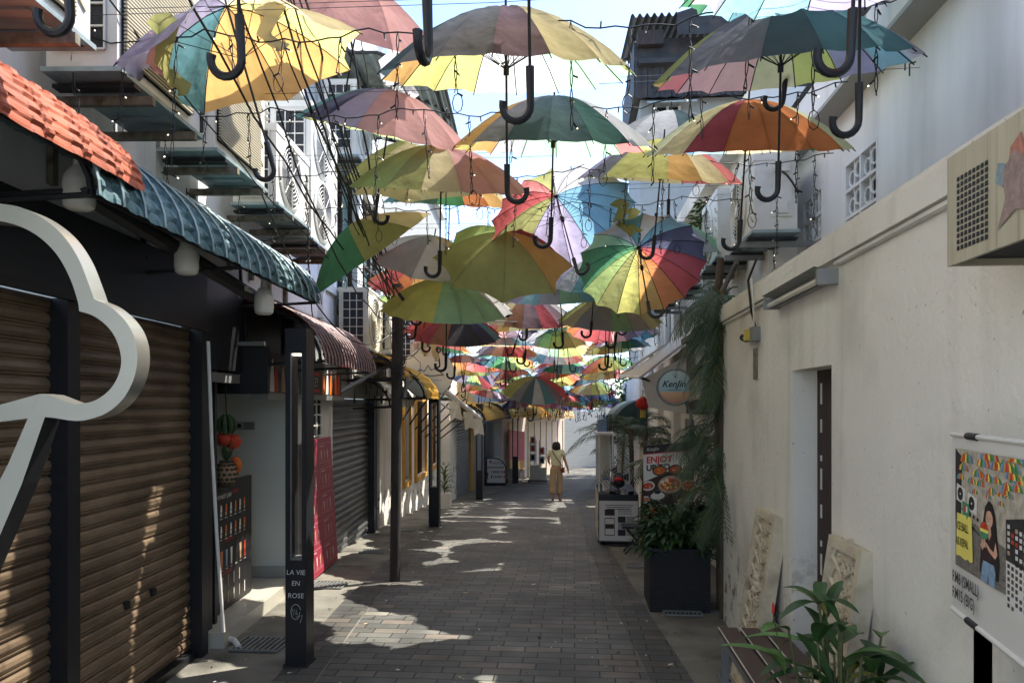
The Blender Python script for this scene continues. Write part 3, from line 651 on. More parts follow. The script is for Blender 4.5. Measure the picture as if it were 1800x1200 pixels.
def bracket(x, y, z, rot, w_, l_, label, group, m_=None):
    m_ = m_ or M['rust']; r = thing('wall_bracket', label, 'bracket', (0, 0, 0), group)
    for s in (-1, 1):
        mb = MB(); xx = s * w_ / 2
        mb.bb((xx - .016, -l_, -.04), (xx + .016, 0, 0), m_); mb.bb((xx - .02, 0 - .03, -.4), (xx + .02, 0, -.045), m_)
        mb.build('arm', r)
    r.location = (x, y, z); r.rotation_euler = (0, 0, rot)
LROT = R_(90) + math.atan(.07)
def lac(s, t, z, w_, d_, h_, label, kind='fan', two=False, m_=None, br=True, bl=None):
    p = LF((s, t, 0)); ac(p.x, p.y, z, LROT, w_, d_, h_, label, 'air conditioners on the left upper wall', kind, m_, two)
    if br: p = LF((s, .005, 0)); bracket(p.x, p.y, z - .032, LROT, .44 if w_ < 1 else .6, max(.47, t + d_ / 2 + .06), ('steel bracket under the ' + (bl or label)), 'steel brackets under the left air conditioners')
lac(2.42, .27, 3.14, .82, .31, .8, 'large air conditioner at the top left corner of the view', 'louvre')
lac(3.44, .27, 3.14, .82, .31, .95, 'tall air conditioner with beige louvres above the orange awning', 'louvre')
lac(4.45, .27, 3.14, .82, .31, .95, 'tall air conditioner with beige louvres above the teal awning, left of the yellow torn umbrella', 'louvre', bl='louvred air conditioner left of the yellow torn umbrella')
lac(5.50, .27, 3.12, .8, .31, .58, 'smaller air conditioner with a round fan above the far part of the teal awning', bl='smaller round fan air conditioner above the teal awning')
lac(6.35, .27, 3.05, .85, .34, 1.15, 'double height white air conditioner beside the shuttered upper window', two=True)
lac(8.75, .24, 2.32, .85, .34, .72, 'cream air conditioner above the maroon awning with a clear fan guard', bl='cream air conditioner above the maroon awning', m_=M['cream_pl'])
lac(10.1, .24, 2.36, .85, .34, .72, 'cream air conditioner hidden partly by the top of the wooden pole', bl='cream air conditioner partly behind the wooden pole', m_=M['cream_pl'])
lac(12.3, .24, 2.32, .85, .34, .8, 'white air conditioner on the wall behind the round hanging sign')
lac(15.2, .24, 2.0, .85, .34, .8, 'white air conditioner above the folded white awning frame')
lac(17.6, .24, 1.85, .85, .34, .8, 'furthest white air conditioner on the ochre-window house')
lac(8.0, .27, 4.3, .85, .34, .8, 'white air conditioner high on the left wall beside the glass windows', bl='white air conditioner beside the high glass windows')
# dark corrugated canopy high on the left wall
r = lroot('corrugated_canopy', 'dark green corrugated canopy high on the left wall seen from below', 'canopy', 6.6, 5.0)
mb = MB(LF)
def cf(u, v):
    a = v * 1.35; return (7.4 + 2.6 * u, 1.5 * math.sin(a) * .95, 5.35 + .55 * math.cos(a) - .55 + .02 * math.sin(v * 70))
mb.grid(cf, 4, 60, M['basepan']); mb.build('sheet', r)
mb = MB(LF)
for s in (7.4, 8.3, 9.2, 10.0): mb.tube([cf((s - 7.4) / 2.6, k / 8) for k in range(9)], .02, M['darkmetal'], 5)
for v in (.2, .5, .8, 1): mb.tube([cf(0, v), cf(1, v)], .018, M['darkmetal'], 5)
mb.build('frame', r)
# ---- cafe signboard
r = lroot('signboard', 'long photo signboard of the small cafe above its doorway with red and orange food pictures', 'signboard', 6.7, 1.8)
mb = MB(LF); mb.bb((5.75, .02, 1.79), (8.15, .14, 2.12), M['blackp']); mb.bb((5.7, .02, 1.74), (8.2, .16, 1.79), M['greymetal']); mb.build('board', r)
e_ = (LF((1, 0, 0)) - LF((0, 0, 0))).normalized(); n_ = (LF((0, 1, 0)) - LF((0, 0, 0))).normalized()
pl = Pl(None, LF((5.75, .14, 1.79)), e_, (0, 0, 1))
for k, (x, m_) in enumerate([(.1, 'paper'), (.2, 'redfood'), (.38, 'plate'), (.55, 'redfood'), (.75, 'paper'), (1.65, 'orangep'), (1.8, 'paper'), (1.95, 'orangep'), (2.15, 'orangep'), (2.28, 'redfood')]):
    mb = MB(); pl.mb = mb; w_ = .055; pl.poly([(x - w_, .01), (x + w_, .01), (x + w_ * .8, .12), (x + w_ * .3, .29 - .03 * (k % 3)), (x - w_ * .2, .25), (x - w_ * .9, .15)], M[m_], .002); mb.build('food_picture', r)
mb = MB(); pl.mb = mb; pl.rect(.95, .03, 1.5, .06, M['red'], .002); pl.rect(.95, .19, 1.5, .22, M['red'], .002)
mb.build('red_band', r)
text('MONKEY', .13, LF((6.72, .14, 1.87)), e_, (0, 0, 1), M['paper'], r, sx=.9, lift=.003)
r = lroot('wall_panel', 'plain black panel end-on to the alley beside the cafe doorway', 'panel', 5.3, 1.8)
mb = MB(LF); mb.bb((5.58, -.75, 1.78), (5.62, .2, 2.15), M['black']); mb.build('panel', r)
mb = MB(LF); mb.bb((5.5, -.75, 2.15), (5.55, .2, 2.18), M['greymetal']); mb.build('rail', r)
# small notice inside
r = thing('notice', 'small grey notice with lines of print on the inner cafe wall', 'notice', tuple(LF((6.59, -.35, 1.5))))
mb = MB(); o = P(417, 748, 6.6); mb.box(o + Vector((.08, 0, 0)), (.17, .006, .075), M['grey_wall']); mb.build('plate', r)
mb = MB(); 
for k in range(4): mb.box(o + Vector((.11, -.004, .022 - .015 * k)), (.09, .002, .006), M['blackp'])
mb.lathe([(.02, 0), (.001, .001)], o + Vector((.02, -.004, 0)), M['blackp'], 14, (0, -1, 0)); mb.build('print', r)
# cafe menu board
o = LF((5.3, -.1, .12)); o2 = LF((6.1, -.12, .12)); rr_ = (o2 - o).normalized()
r = thing('menu_board', 'black menu board of ice cream and drinks leaning inside the cafe doorway', 'menu board', tuple(o))
mb = MB(); plate(mb, o, rr_, (0, 0, 1), .8, .98, .03, M['blackp']); mb.build('board', r)
mb = MB(); pl = Pl(mb, o, rr_, (0, 0, 1))
for y0, n in ((.76, 6), (.60, 6)):
    for k in range(n):
        x = .12 + k * .1; pl.disc(x, y0 - .02, .018, M['plate' if k % 2 else 'paper'], .002, 10); pl.poly([(x - .02, y0), (x + .02, y0), (x + .012, y0 + .05), (x - .01, y0 + .055)], M['orangep' if k % 2 else 'paper'], .003); pl.rect(x - .025, y0 - .055, x + .025, y0 - .05, M['paper'], .002)
for k, m_ in enumerate(['orangep', 'jean', 'paper', 'wood_dark', 'plate', 'redfood']): pl.poly([(.12 + k * .1, .33), (.145 + k * .1, .33), (.155 + k * .1, .46), (.11 + k * .1, .46)], M[m_], .002); pl.rect(.11 + k * .1, .31, .155 + k * .1, .315, M['paper'], .002)
for y0, n in ((.17, 4), (.04, 5)):
    for k in range(n): pl.rect(.14 + k * .12, y0, .155 + k * .12, y0 + .09, M['paper' if k % 2 == 0 else 'plate'], .002)
mb.build('pictures', r)
text('MONKEY CAFE', .045, o + rr_ * .03 + Vector((0, 0, .86)), rr_, (0, 0, 1), M['paper'], r)
text('DESSERT', .035, o + rr_ * .36 + Vector((0, 0, .88)), rr_, (0, 0, 1), M['red'], r)
text('MOCKTAIL', .035, o + rr_ * .2 + Vector((0, 0, .52)), rr_, (0, 0, 1), M['red'], r)
text('ICE BLENDED', .035, o + rr_ * .14 + Vector((0, 0, .275)), rr_, (0, 0, 1), M['red'], r)
# fruit display
def fruit(px, py, r_, m_, label, D=5.6, name='fruit', sc=(1, 1, 1)):
    p = P(px, py, D); mb = MB(); mb.ball(p, r_, m_, 10, sc); o = mb.build(name, smooth=True); tag(o, label, 'fruit', 'fruit by the cafe door')
fruit(392, 772, .055, M['redfood'], 'red orange fruit, left one of the pair above the pineapple')
fruit(410, 776, .06, M['redfood'], 'larger orange fruit, right one of the pair above the pineapple', 5.7)
fruit(414, 818, .06, M['orangep'], 'yellow brown papaya to the right of the pineapple leaves', 5.75, sc=(.8, .8, 1.2))
p = P(398, 832, 5.6); r = thing('pineapple', 'pineapple standing on top of the black menu board', 'pineapple', tuple(p - Vector((0, 0, .11))))
mb = MB(); mb.ball(p, .085, M['plate'], 12, (.85, .85, 1.2))
for i in range(7):
    for j in range(12):
        a = j * math.pi / 6 + (i % 2) * .26; b = -1.1 + i * .36; q = p + Vector((math.cos(a) * math.cos(b) * .076, math.sin(a) * math.cos(b) * .076, math.sin(b) * .105)); mb.box(q, (.02, .02, .018), M['bark'])
mb.build('fruit_body', r); mb = MB()
for k in range(26):
    a = k * 2.4; l = .1 + .05 * (k % 3); tl = .25 + .5 * (k % 4) / 3; b0 = p + Vector((0, 0, .09)); d = Vector((math.cos(a) * tl, math.sin(a) * tl, 1)).normalized(); sd = d.cross(Vector((0, 0, 1))).normalized() * .012
    mb.add([b0 - sd, b0 + sd, b0 + d * l], [(0, 1, 2)], M['leaf2'])
mb.build('crown', r)
r = thing('banana_bunch', 'dark green bananas hanging in the cafe doorway above the fruit', 'bananas', tuple(P(400, 745, 5.6)))
mb = MB()
for k in range(8):
    a = k * .8; c0 = P(398, 728, 5.6); mb.tube([c0 + Vector((math.cos(a) * .02, math.sin(a) * .02, 0)), c0 + Vector((math.cos(a) * .06, math.sin(a) * .05, -.05)), c0 + Vector((math.cos(a) * .065, math.sin(a) * .05, -.11)), c0 + Vector((math.cos(a) * .04, math.sin(a) * .04, -.15))], [.008, .017, .017, .006], M['leaf'], 6)
mb.build('fruit_cluster', r, smooth=True); mb = MB(); mb.tube([P(398, 728, 5.6), P(396, 660, 5.6)], .005, M['cable'], 5); mb.build('string', r)
# crimson poster leaning on the side wall
o = LF((6.95, .14, zg(7) + .01)); u_ = (LF((6.95, .05, 1.5)) - o).normalized()
r = thing('menu_poster', 'crimson menu poster with white drawings leaning on the white wall', 'poster', tuple(o))
mb = MB(); plate(mb, o, e_, u_, 1.05, 1.36, .008, M['maroonp']); mb.build('board', r)
mb = MB(); pl = Pl(mb, o, e_, u_)
for i in range(2):
    for j in range(5):
        x0, y0 = .05 + i * .5, .06 + j * .26
        for a, b, c, d in ((x0, y0, x0 + .42, y0 + .003), (x0, y0 + .2, x0 + .42, y0 + .203), (x0, y0, x0 + .003, y0 + .2)): pl.rect(a, b, c, d, M['pink_wall'], .0015)
        for k in range(3):
            x = x0 + .08 + k * .12; pl.poly([(x - .012, y0 + .04), (x + .012, y0 + .04), (x + .02, y0 + .12 + .012 * ((i + j + k) % 3)), (x - .02, y0 + .12)], M['pink_wall' if (i + j + k) % 2 else 'plate'], .0015); pl.rect(x - .03, y0 + .022, x + .03, y0 + .026, M['pink_wall'], .0015)
        pl.rect(x0 + .03, y0 + .17, x0 + .2, y0 + .18, M['pink_wall'], .0015)
mb.build('print', r)
# leaning white pole, drain pipe
r = lroot('drain_pipe', 'thin white plastic pipe leaning beside the brown shutter and bending over the drain', 'pipe', 4.95)
mb = MB(); mb.tube([P(366, 600, 4.95), P(372, 770, 4.95), P(381, 940, 4.95), P(393, 1110, 4.95)], .012, M['white_paint'], 8)
mb.build('leaning_tube', r, smooth=True)
mb = MB(); g1 = PG(352, 1128); mb.tube([g1 + Vector((0, 0, .03)), PG(395, 1128) + Vector((0, 0, .035)), PG(412, 1132) + Vector((0, 0, .03)), PG(420, 1140) + Vector((0, 0, .01))], .02, M['white_pl'], 8)
mb.build('elbow_pipe', r, smooth=True)
# ---- lamp posts
def lamppost(g, w_, h_, ped, label, lit=True):
    r = thing('lamp_post', label, 'lamp post', tuple(g), 'black slotted lamp posts along the left kerb')
    mb = MB(); q = w_ / 2
    mb.bb((g.x - q, g.y - q, g.z), (g.x + q, g.y + q, g.z + ped), M['black']); mb.bb((g.x - q - .01, g.y - q - .01, g.z), (g.x + q + .01, g.y + q + .01, g.z + .02), M['darkmetal'])
    mb.bb((g.x - q * .8, g.y - q * .8, g.z + ped), (g.x + q * .8, g.y + q * .8, g.z + ped + .012), M['greymetal'])
    mb.build('pedestal', r)
    for sx in (-1, 1):
        mb = MB(); mb.bb((g.x + sx * q - sx * .03, g.y - q, g.z + ped), (g.x + sx * q, g.y + q, g.z + h_ - .16), M['black']); mb.bb((g.x + sx * q - sx * .036, g.y - q + .01, g.z + ped), (g.x + sx * q - sx * .03, g.y - q + .02, g.z + h_ - .16), M['greymetal']); mb.build('upright', r)
    mb = MB(); mb.bb((g.x - q, g.y - q, g.z + h_ - .16), (g.x + q, g.y + q, g.z + h_), M['black']); hd = mb.build('head', r)
    mb = MB(); mb.lathe([(w_ * .38, 0), (w_ * .38, -.012), (.001, -.013)], (g.x, g.y, g.z + h_ - .161), M['tip'] if lit else M['white_pl'], 18); mb.build('lamp_disc', hd)
    return r
def wlead(s_, size, o, r_): text(s_, size, o, (1, 0, 0), (0, 0, 1), M['paper'], r_, name='chalk_writing', align='CENTER', shear=.1)
g = PG(527, 1166); r = lamppost(g, .14, 2.19, .69, 'nearest tall black lamp post with chalk writing on its pedestal')
for s_, z in (('LA VIE', .60), ('EN', .53), ('ROSE', .45)): wlead(s_, .045, (g.x, g.y - .071, g.z + z), r)
mb = MB(); c0 = Vector((g.x, g.y - .073, g.z + .36))
mb.tube([c0 + Vector((.035 * math.cos(a * .5 + .3) * (1 - a * .02), 0, .05 * math.sin(a * .5 + .3))) for a in range(13)], .0015, M['paper'], 4)
mb.tube([c0 + Vector((-.02 + .006 * k, 0, .02 * (-1) ** k)) for k in range(6)], .0015, M['paper'], 4); mb.tube([c0 + Vector((.0, 0, -.035)), c0 + Vector((.045, 0, -.02)), c0 + Vector((.03, 0, -.07))], .0015, M['paper'], 4)
mb.build('chalk_scribble', r)
lamppost(PG(764, 925), .16, 2.1, .62, 'second black lamp post, right of the tall wooden pole, by the white plant pot', False)
lamppost(PG(843, 878), .18, 2.6, .8, 'third black lamp post, in front of the far ochre post', False)
lamppost(PG(906, 849), .22, 3.0, 1.0, 'furthest black lamp post, right of the striped snack cart', False)
# ---- utility pole
g = PG(694, 1021); r = thing('utility_pole', 'tall dark weathered wooden utility pole at the left kerb with cables tied round its top', 'pole', tuple(g))
mb = MB(); top = P(700, 500, g.dot(CD)); mb.tube([g, g + (top - g) * .3, g + (top - g) * .65, top], [.052, .05, .056, .058], M['pole'], 14); mb.build('shaft', r, smooth=True)
mb = MB(); mb.tube([g + (top - g) * .62 + Vector((.075, 0, 0)), top + Vector((.09, 0, -.9))], .022, M['greymetal'], 8); mb.build('conduit', r, smooth=True)
mb = MB()
for k in range(14):
    z = top.z - .05 - k * .035 if k < 9 else top.z - .75 - (k - 9) * .03; rd = .066 + .01 * random.random(); ti = random.uniform(-.03, .03)
    mb.tube([(top.x + rd * math.cos(a * math.pi / 6), top.y + rd * math.sin(a * math.pi / 6), z + ti * math.cos(a)) for a in range(13)], .005, M['cable'], 4)
for k in range(26):
    a = random.uniform(0, 6.28); c0 = top + Vector((0, 0, -.05 - random.random() * .9)); l = random.uniform(.06, .3)
    mb.tube([c0 + Vector((l * math.sin(t_ * .63) * math.cos(a) , l * .6 * math.sin(t_ * .63) * math.sin(a), -l * 1.2 * (1 - math.cos(t_ * .63)) * .5)) for t_ in range(6)], .003, M['cable'], 4)
mb.build('cable_tangle', r); POLE = top
# ---- round hanging sign on the left
c = P(752, 655, 12.0); r = thing('round_sign', 'large pale round hanging sign with a mountain sketch on the left', 'sign', tuple(c))
mb = MB(); mb.lathe([(.4, 0), (.42, .01), (.42, .05), (.4, .06), (.001, .061)], c, M['grey_wall'], 32, (.25, -1, 0)); mb.lathe([(.405, .062), (.39, .063), (.001, .0635)], c, M['paper'], 32, (.25, -1, 0)); mb.build('disc', r)
mb = MB(); f = c + Vector((.25, -1, 0)).normalized() * .07; rx = Vector((1, .25, 0)).normalized()
mb.tube([f + rx * x + Vector((0, 0, z)) for x, z in [(-.22, -.02), (-.12, .05), (-.06, .02), (0, .12), (.05, .04), (.1, .07), (.24, -.02)]], .006, M['blackp'], 4)
mb.tube([f + rx * x + Vector((0, 0, z)) for x, z in [(-.25, -.06), (-.1, -.03), (.05, -.05), (.26, -.03)]], .006, M['blackp'], 4)
for k in range(12): mb.box(f + rx * (-.2 + k * .037) + Vector((0, 0, -.12)), (.02, .004, .012), M['greymetal'])
mb.build('drawing', r)
mb = MB(); mb.tube([c + Vector((0, 0, .42)), c + Vector((-.1, 0, .8)), LF((12.2, 0, c.z + .8))], .012, M['darkmetal'], 5); mb.build('hanger', r)
# ---- folded white awning frame
r = lroot('folding_awning', 'folded white awning frame with black struts over the ochre windows', 'awning frame', 15, 1.5)
mb = MB(); a = P(742, 655, 12.2); b = P(845, 736, 18); mb.tube([a, b], .055, M['white_paint'], 8); mb.tube([a + Vector((-.1, 0, -.25)), b + Vector((-.1, 0, -.18))], .02, M['white_paint'], 6); mb.build('roller', r)
for k in range(7):
    f = .05 + k * .13; q = a.lerp(b, f); wq = LF((q.y + .8, .03, q.z - .75)); mb = MB(); mb.tube([q + Vector((.1, 0, .1)), wq], .016, M['darkmetal'], 5); mb.build('strut', r)
for f in (.45, .72, .92):
    q = a.lerp(b, f); mb = MB(); mb.add([q + Vector((-.12, 0, -.05)), q + Vector((.1, 0, -.05)), q + Vector((.16, .05, -.45)), q + Vector((.02, 0, -.4)), q + Vector((-.08, .02, -.47))], [(0, 1, 2, 3, 4)], M['canvas']); mb.build('valance_flap', r)
# grey strut under maroon/yellow awnings
r = lroot('awning_strut', 'long grey steel strut rising from the wall to the mustard awning by the pole', 'strut', 8.4, 1.7)
mb = MB(LF); mb.box((0, 0, 0), (.001, .001, .001), M['greymetal']); mb = MB(); mb.tube([LF((8.15, .02, 1.78)), P(688, 640, 9.0)], .028, M['greymetal'], 4); mb.build('bar', r)
# ================================================================ RIGHT SIDE
def rroot(name, label, cat, s, z=None, group=None, t=0):
    p = RF((s, t, 0)); return thing(name, label, cat, (p.x, p.y, zg(p.y) if z is None else z), group)
Rr = thing('rendered_wall_house', 'cream rendered house on the right with a narrow dark door, ledge and vent blocks above', 'house', (1.4, 3, 0))
mb = MB(RF)
wall_with_holes(mb, 1.98, 5.95, -.1, 2.34, [(3.49, 4.1, -.1, 1.88)], -.28, 0, M['plaster'])
mb.bb((-3, -.28, -.1), (.6, 0, 2.34), M['plaster'])
mb.bb((.6, -.28, 2.06), (1.98, 0, 2.34), M['plaster'])
mb.build('wall', Rr)
mb = MB(RF); mb.bb((3.45, -.16, 0), (4.14, -.13, 1.92), M['wood_dark']); 
for k in range(9): mb.bb((4.02, -.13, .5 + .15 * k), (4.04, -.126, .53 + .15 * k + .04 * (k % 3)), M['white_pl'])
mb.build('door', Rr)
mb = MB(RF); mb.bb((.6, -.27, 0), (1.9, -.23, 2.06), M['dark_in']); mb.bb((1.9, -.2, 0), (1.978, -.02, 2.06), M['grey_wall']); mb.bb((1.86, -.2, 0), (1.9, -.06, 2.06), M['darkmetal']); mb.build('doorway', Rr)
mb = MB(RF); mb.bb((-3, -.28, 2.34), (5.95, .035, 2.44), M['plaster']); mb.bb((-3, -.02, 2.44), (5.95, .02, 2.47), M['plaster']); mb.build('ledge', Rr)
mb = MB(RF); mb.tube([(1.95, .01, 2.326), (3.4, .01, 2.326)], .014, M['plaster2'], 6); mb.build('conduit', Rr); mb = MB(RF); mb.tube([(4.4, .01, 2.326), (5.9, .01, 2.326)], .012, M['plaster2'], 6); mb.build('conduit', Rr)
# upper wall set back
UX = .58   # how far the upper wall stands behind the lower one
mb = MB(RF); VH = [(4.46, 4.96, 2.72, 3.24), (5.42, 5.85, 2.72, 3.24), (6.3, 6.8, 2.5, 2.9)]
wall_with_holes(mb, -3, 7.6, 2.3, 3.62, VH, -UX - .2, -UX, M['facade'])
mb.bb((-3, -UX, 2.3), (5.95, -.285, 2.335), M['plaster']); mb.build('upper_wall', Rr)
for h in VH:      # breeze blocks: rings in squares
    mb = MB(RF); mb.bb((h[0], -UX - .16, h[2]), (h[1], -UX - .14, h[3]), M['dark_in']); v = mb.build('vent_block', Rr); mb = MB(RF)
    nx = max(2, round((h[1] - h[0]) / .2)); nz = max(2, round((h[3] - h[2]) / .17)); dx = (h[1] - h[0]) / nx; dz = (h[3] - h[2]) / nz
    for i in range(nx + 1): mb.bb((h[0] + dx * i - .009, -UX - .06, h[2]), (h[0] + dx * i + .009, -UX + .002, h[3]), M['facade'])
    for j in range(nz + 1): mb.bb((h[0], -UX - .06, h[2] + dz * j - .009), (h[1], -UX + .003, h[2] + dz * j + .009), M['facade'])
    for i in range(nx):
        for j in range(nz):
            cx, cz = h[0] + dx * (i + .5), h[2] + dz * (j + .5)
            for ox, oz, rr in ((-dx * .2, dz * .1, .048), (dx * .2, -dz * .1, .048)):
                mb.tube([(cx + ox + rr * math.cos(a * math.pi / 5), -UX - .02, cz + oz + rr * math.sin(a * math.pi / 5)) for a in range(11)], .008, M['facade'], 5)
            mb.bb((cx - .006, -UX - .03, cz - dz / 2), (cx + .006, -UX - .01, cz + dz / 2), M['facade'])
    mb.build('rings', v)
# eave
mb = MB(RF); mb.bb((-3, -UX, 3.6), (7.7, -UX + .16, 3.625), M['grey_wall']); mb.bb((-3, -UX + .14, 3.625), (7.7, -UX + .16, 3.83), M['facade'])
for k in range(12): mb.bb((-3 + k * .9, -UX + .16, 3.625), (-2.985 + k * .9, -UX + .165, 3.83), M['grey_wall'])
mb.build('fascia', Rr)
mb = MB(RF); 
mb.add([(-3, -UX + .18, 3.86), (7.7, -UX + .18, 3.86), (7.7, -UX - 3, 5.4), (-3, -UX - 3, 5.4)], [(0, 1, 2, 3)], M['corr']); mb.add([(7.6, -UX, 3.6), (7.6, -UX - 3, 3.6), (7.6, -UX - 3, 5.35), (7.6, -UX, 3.85)], [(0, 1, 2, 3)], M['facade']); mb.build('roof', Rr)
# house 2 further on the right
R2 = thing('house', 'white house on the right with dark barred windows behind the hanging palm', 'house', (1.6, 12, -.3))
RG = lambda p: Vector((1.52 - p[1], p[0], p[2]))
mb = MB(RG); wall_with_holes(mb, 6.0, 13.2, -1, 4.2, [(9.6, 10.4, .0, 1.5), (11.2, 12.6, 2.5, 3.6)], -.25, 0, M['plaster2']); wall_with_holes(mb, 13.2, 17.5, -1, 3.2, [(14.5, 15.4, 1.9, 2.7)], -.25, 0, M['plaster2'])
mb.bb((6.0, -3, -.2), (6.2, -.25, 4.2), M['plaster2']); mb.bb((13.0, -3, 2.6), (13.2, -.25, 4.2), M['plaster2'])
for s in (10.8, 12.85, 16.4): mb.bb((s, 0, -1), (s + .3, .1, 3.15 if s > 13 else 4.0), M['plaster2'])
mb.bb((6.0, -.0, 4.02), (13.2, .14, 4.22), M['plaster2']); mb.bb((6.0, 0, 2.0), (17.5, .05, 2.1), M['plaster2']); mb.build('wall', R2)
for h in [(9.6, 10.4, .0, 1.5), (11.2, 12.6, 2.5, 3.6), (14.5, 15.4, 1.9, 2.7)]:
    mb = MB(RG); mb.bb((h[0], -.15, h[2]), (h[1], -.13, h[3]), M['dark_in']); wv = mb.build('window', R2); mb = MB(RG)
    for k in range(7): s = h[0] + (h[1] - h[0]) * k / 6; mb.bb((s - .015, -.1, h[2]), (s + .015, -.07, h[3]), M['greymetal'])
    for k in range(4): z = h[2] + (h[3] - h[2]) * (k + .5) / 4; mb.bb((h[0], -.11, z - .015), (h[1], -.07, z + .015), M['greymetal'])
    mb.build('bars', wv)
# dark corrugated upper storey
R3 = thing('tall_house', 'dark corrugated iron top storey of a tall house behind the right umbrellas', 'house', (2.5, 15, -.4))
k3 = 25 / 14.5; a = P(1117, 100, 25); X0 = a.x; Y3 = a.y
def z3(py): return HCAM + (HOR - py) / F * 25
mb = MB(); mb.bb((1.6, 18.2, -1.4), (8, 25, 2.4), M['facade']); mb.bb((X0 + .2, Y3 + .4, -1), (12, Y3 + 6, z3(168)), M['grey_wall']); mb.build('wall', R3)
mb = MB()
for k in range(44):
    x = X0 + .1 + k * .2; mb.box((x, Y3 - .05, z3(140)), (.21, .05, z3(100) - z3(168)), M['corr'], Matrix.Rotation(.5 * (-1) ** k, 3, 'Z'))
mb.bb((X0 - .05, Y3, z3(165)), (12, Y3 + 6, z3(70)), M['corr']); mb.bb((X0 + .1, Y3 - .35, z3(120)), (X0 + 4.5, Y3 - .01, z3(112)), M['corr']); mb.bb((X0 + .05, Y3 - .3, z3(86)), (X0 + .9, Y3 - .02, z3(62)), M['pole']); mb.build('iron_cladding', R3)
mb = MB()
def rf(u, v): return (X0 - .2 + 3.4 * u, Y3 - .6 + 6 * v, z3(44) + 1.2 * v + .07 * math.sin(u * 90))
mb.grid(rf, 120, 1, M['corr']); mb.build('roof', R3)
mb = MB(); mb.add([(X0 + 1.3, Y3 - .6, z3(42)), (X0 + 8, Y3 - .6, z3(-60)), (X0 + 8, Y3 - .6, z3(80)), (X0 + 1.3, Y3 - .6, z3(80))], [(0, 1, 2, 3)], M['corr']); mb.build('gable', R3)
mb = MB(); mb.bb((X0 + .7, Y3 + .3, z3(212)), (X0 + 1.5, Y3 + .38, z3(185)), M['dark_in']); wv = mb.build('window', R3)
mb = MB(); 
for x in (X0 + .7, X0 + 1.1, X0 + 1.5): mb.bb((x - .04, Y3 + .2, z3(212)), (x + .04, Y3 + .3, z3(185)), M['white_pl'])
mb.box((X0 + 1.2, Y3 - .0, z3(180)), (1.6, .8, .06), M['basepan'], Matrix.Rotation(.4, 3, 'X')); mb.build('frame', wv)
# right-hand far building
R4 = thing('far_house', 'pale house behind the potted palms at the right end of the alley', 'house', (2.2, 28, -1.3))
mb = MB(); mb.bb((1.75, 26.2, -1.6), (7, 31, 1.9), M['pink_wall']); mb.build('wall', R4)
awn = MB(); c0 = P(1062, 712, 18); 
def tf(u, v): a = v * 1.5; return (1.5 - .75 * math.sin(a), 15.5 + 4 * u, 1.05 + .75 * math.cos(a))
r = thing('curved_awning', 'dark teal round canopy above the palms on the right', 'awning', (1.2, 17, 1)); awn.grid(tf, 4, 12, M['teal_awn']); awn.add([tf(0, v / 12) for v in range(13)] + [(1.5, 15.5, 1.05)], [tuple(range(14))], M['teal_awn']); awn.build('canvas', r, smooth=True)
# white lean-to awning
r = thing('lean_to_awning', 'white fabric lean-to awning on the right above the red lantern', 'awning', (1.2, 9, 2))
A1, A2 = P(1125, 663, 8.6), P(1087, 661, 11.8); B1, B2 = Vector((1.52, 8.2, 2.62)), Vector((1.52, 12.0, 2.7))
mb = MB()
def af(u, v): q = A1.lerp(A2, u).lerp(B1.lerp(B2, u), v); return q + Vector((0, 0, -.05 * math.sin(math.pi * v) + .012 * math.sin(u * 50)))
mb.grid(af, 40, 8, M['canvas']); mb.build('canvas', r)
mb = MB(); mb.tube([A1, A2], .018, M['white_paint'], 6); mb.tube([A1, B1], .018, M['white_paint'], 6); mb.tube([A2, B2], .018, M['white_paint'], 6); mb.tube([A1 + Vector((0, 0, 0)), Vector((1.5, A1.y, 1.75))], .015, M['darkmetal'], 6); mb.build('frame', r)
mb = MB(); mb.add([A1 + Vector((.02, .03, -.02)), B1 + Vector((-.02, .0, -.25)), Vector((1.5, 8.5, 1.55)), A1 + Vector((.1, .03, -.35))], [(0, 1, 2, 3)], M['canvas']); mb.build('side_panel', r)
r = thing('awning_shade_box', 'dark box standing for the shade under the lean-to awning behind the round sign', 'shade_box', (1.4, 8, 1.8)); mb = MB(); mb.bb((1.2, 7.4, 1.6), (1.5, 8.1, 2.35), M['darksoffit']); mb.bb((1.15, 7.35, 2.35), (1.5, 8.15, 2.4), M['darkmetal']); mb.build('box', r)  # dark box stands in for the shade inside the awning's open end
# round shop sign
c = P(1187, 680, 7.0); ax = Vector((-.12, -1, 0)).normalized(); rx = Vector((1, -.12, 0)).normalized()
r = thing('round_sign', 'round blue and orange shop sign with dark script on a grey bracket', 'sign', tuple(c))
mb = MB(); mb.lathe([(.16, 0), (.178, .005), (.178, .05), (.165, .056), (.155, .05), (.001, .049)], c, M['greymetal'], 40, ax); mb.build('rim', r, smooth=True)
def signmat():
    m = mat('sign_gradient', (150, 180, 185), .4, var=0); t = m.node_tree; b = t.nodes['Principled BSDF']; g_ = t.nodes.new('ShaderNodeNewGeometry'); s_ = t.nodes.new('ShaderNodeSeparateXYZ'); mr = t.nodes.new('ShaderNodeMapRange'); rp = t.nodes.new('ShaderNodeValToRGB')
    mr.inputs[1].default_value = c.z - .155; mr.inputs[2].default_value = c.z + .155
    t.links.new(g_.outputs['Position'], s_.inputs[0]); t.links.new(s_.outputs[2], mr.inputs[0]); t.links.new(mr.outputs[0], rp.inputs[0]); t.links.new(rp.outputs[0], b.inputs['Base Color'])
    e = rp.color_ramp.elements; e[0].color = (*SRG((150, 96, 66)), 1); e[1].color = (*SRG((168, 182, 176)), 1)
    q = e.new(.33); q.color = (*SRG((196, 146, 100)), 1); q = e.new(.37); q.color = (*SRG((132, 160, 162)), 1)
    return m
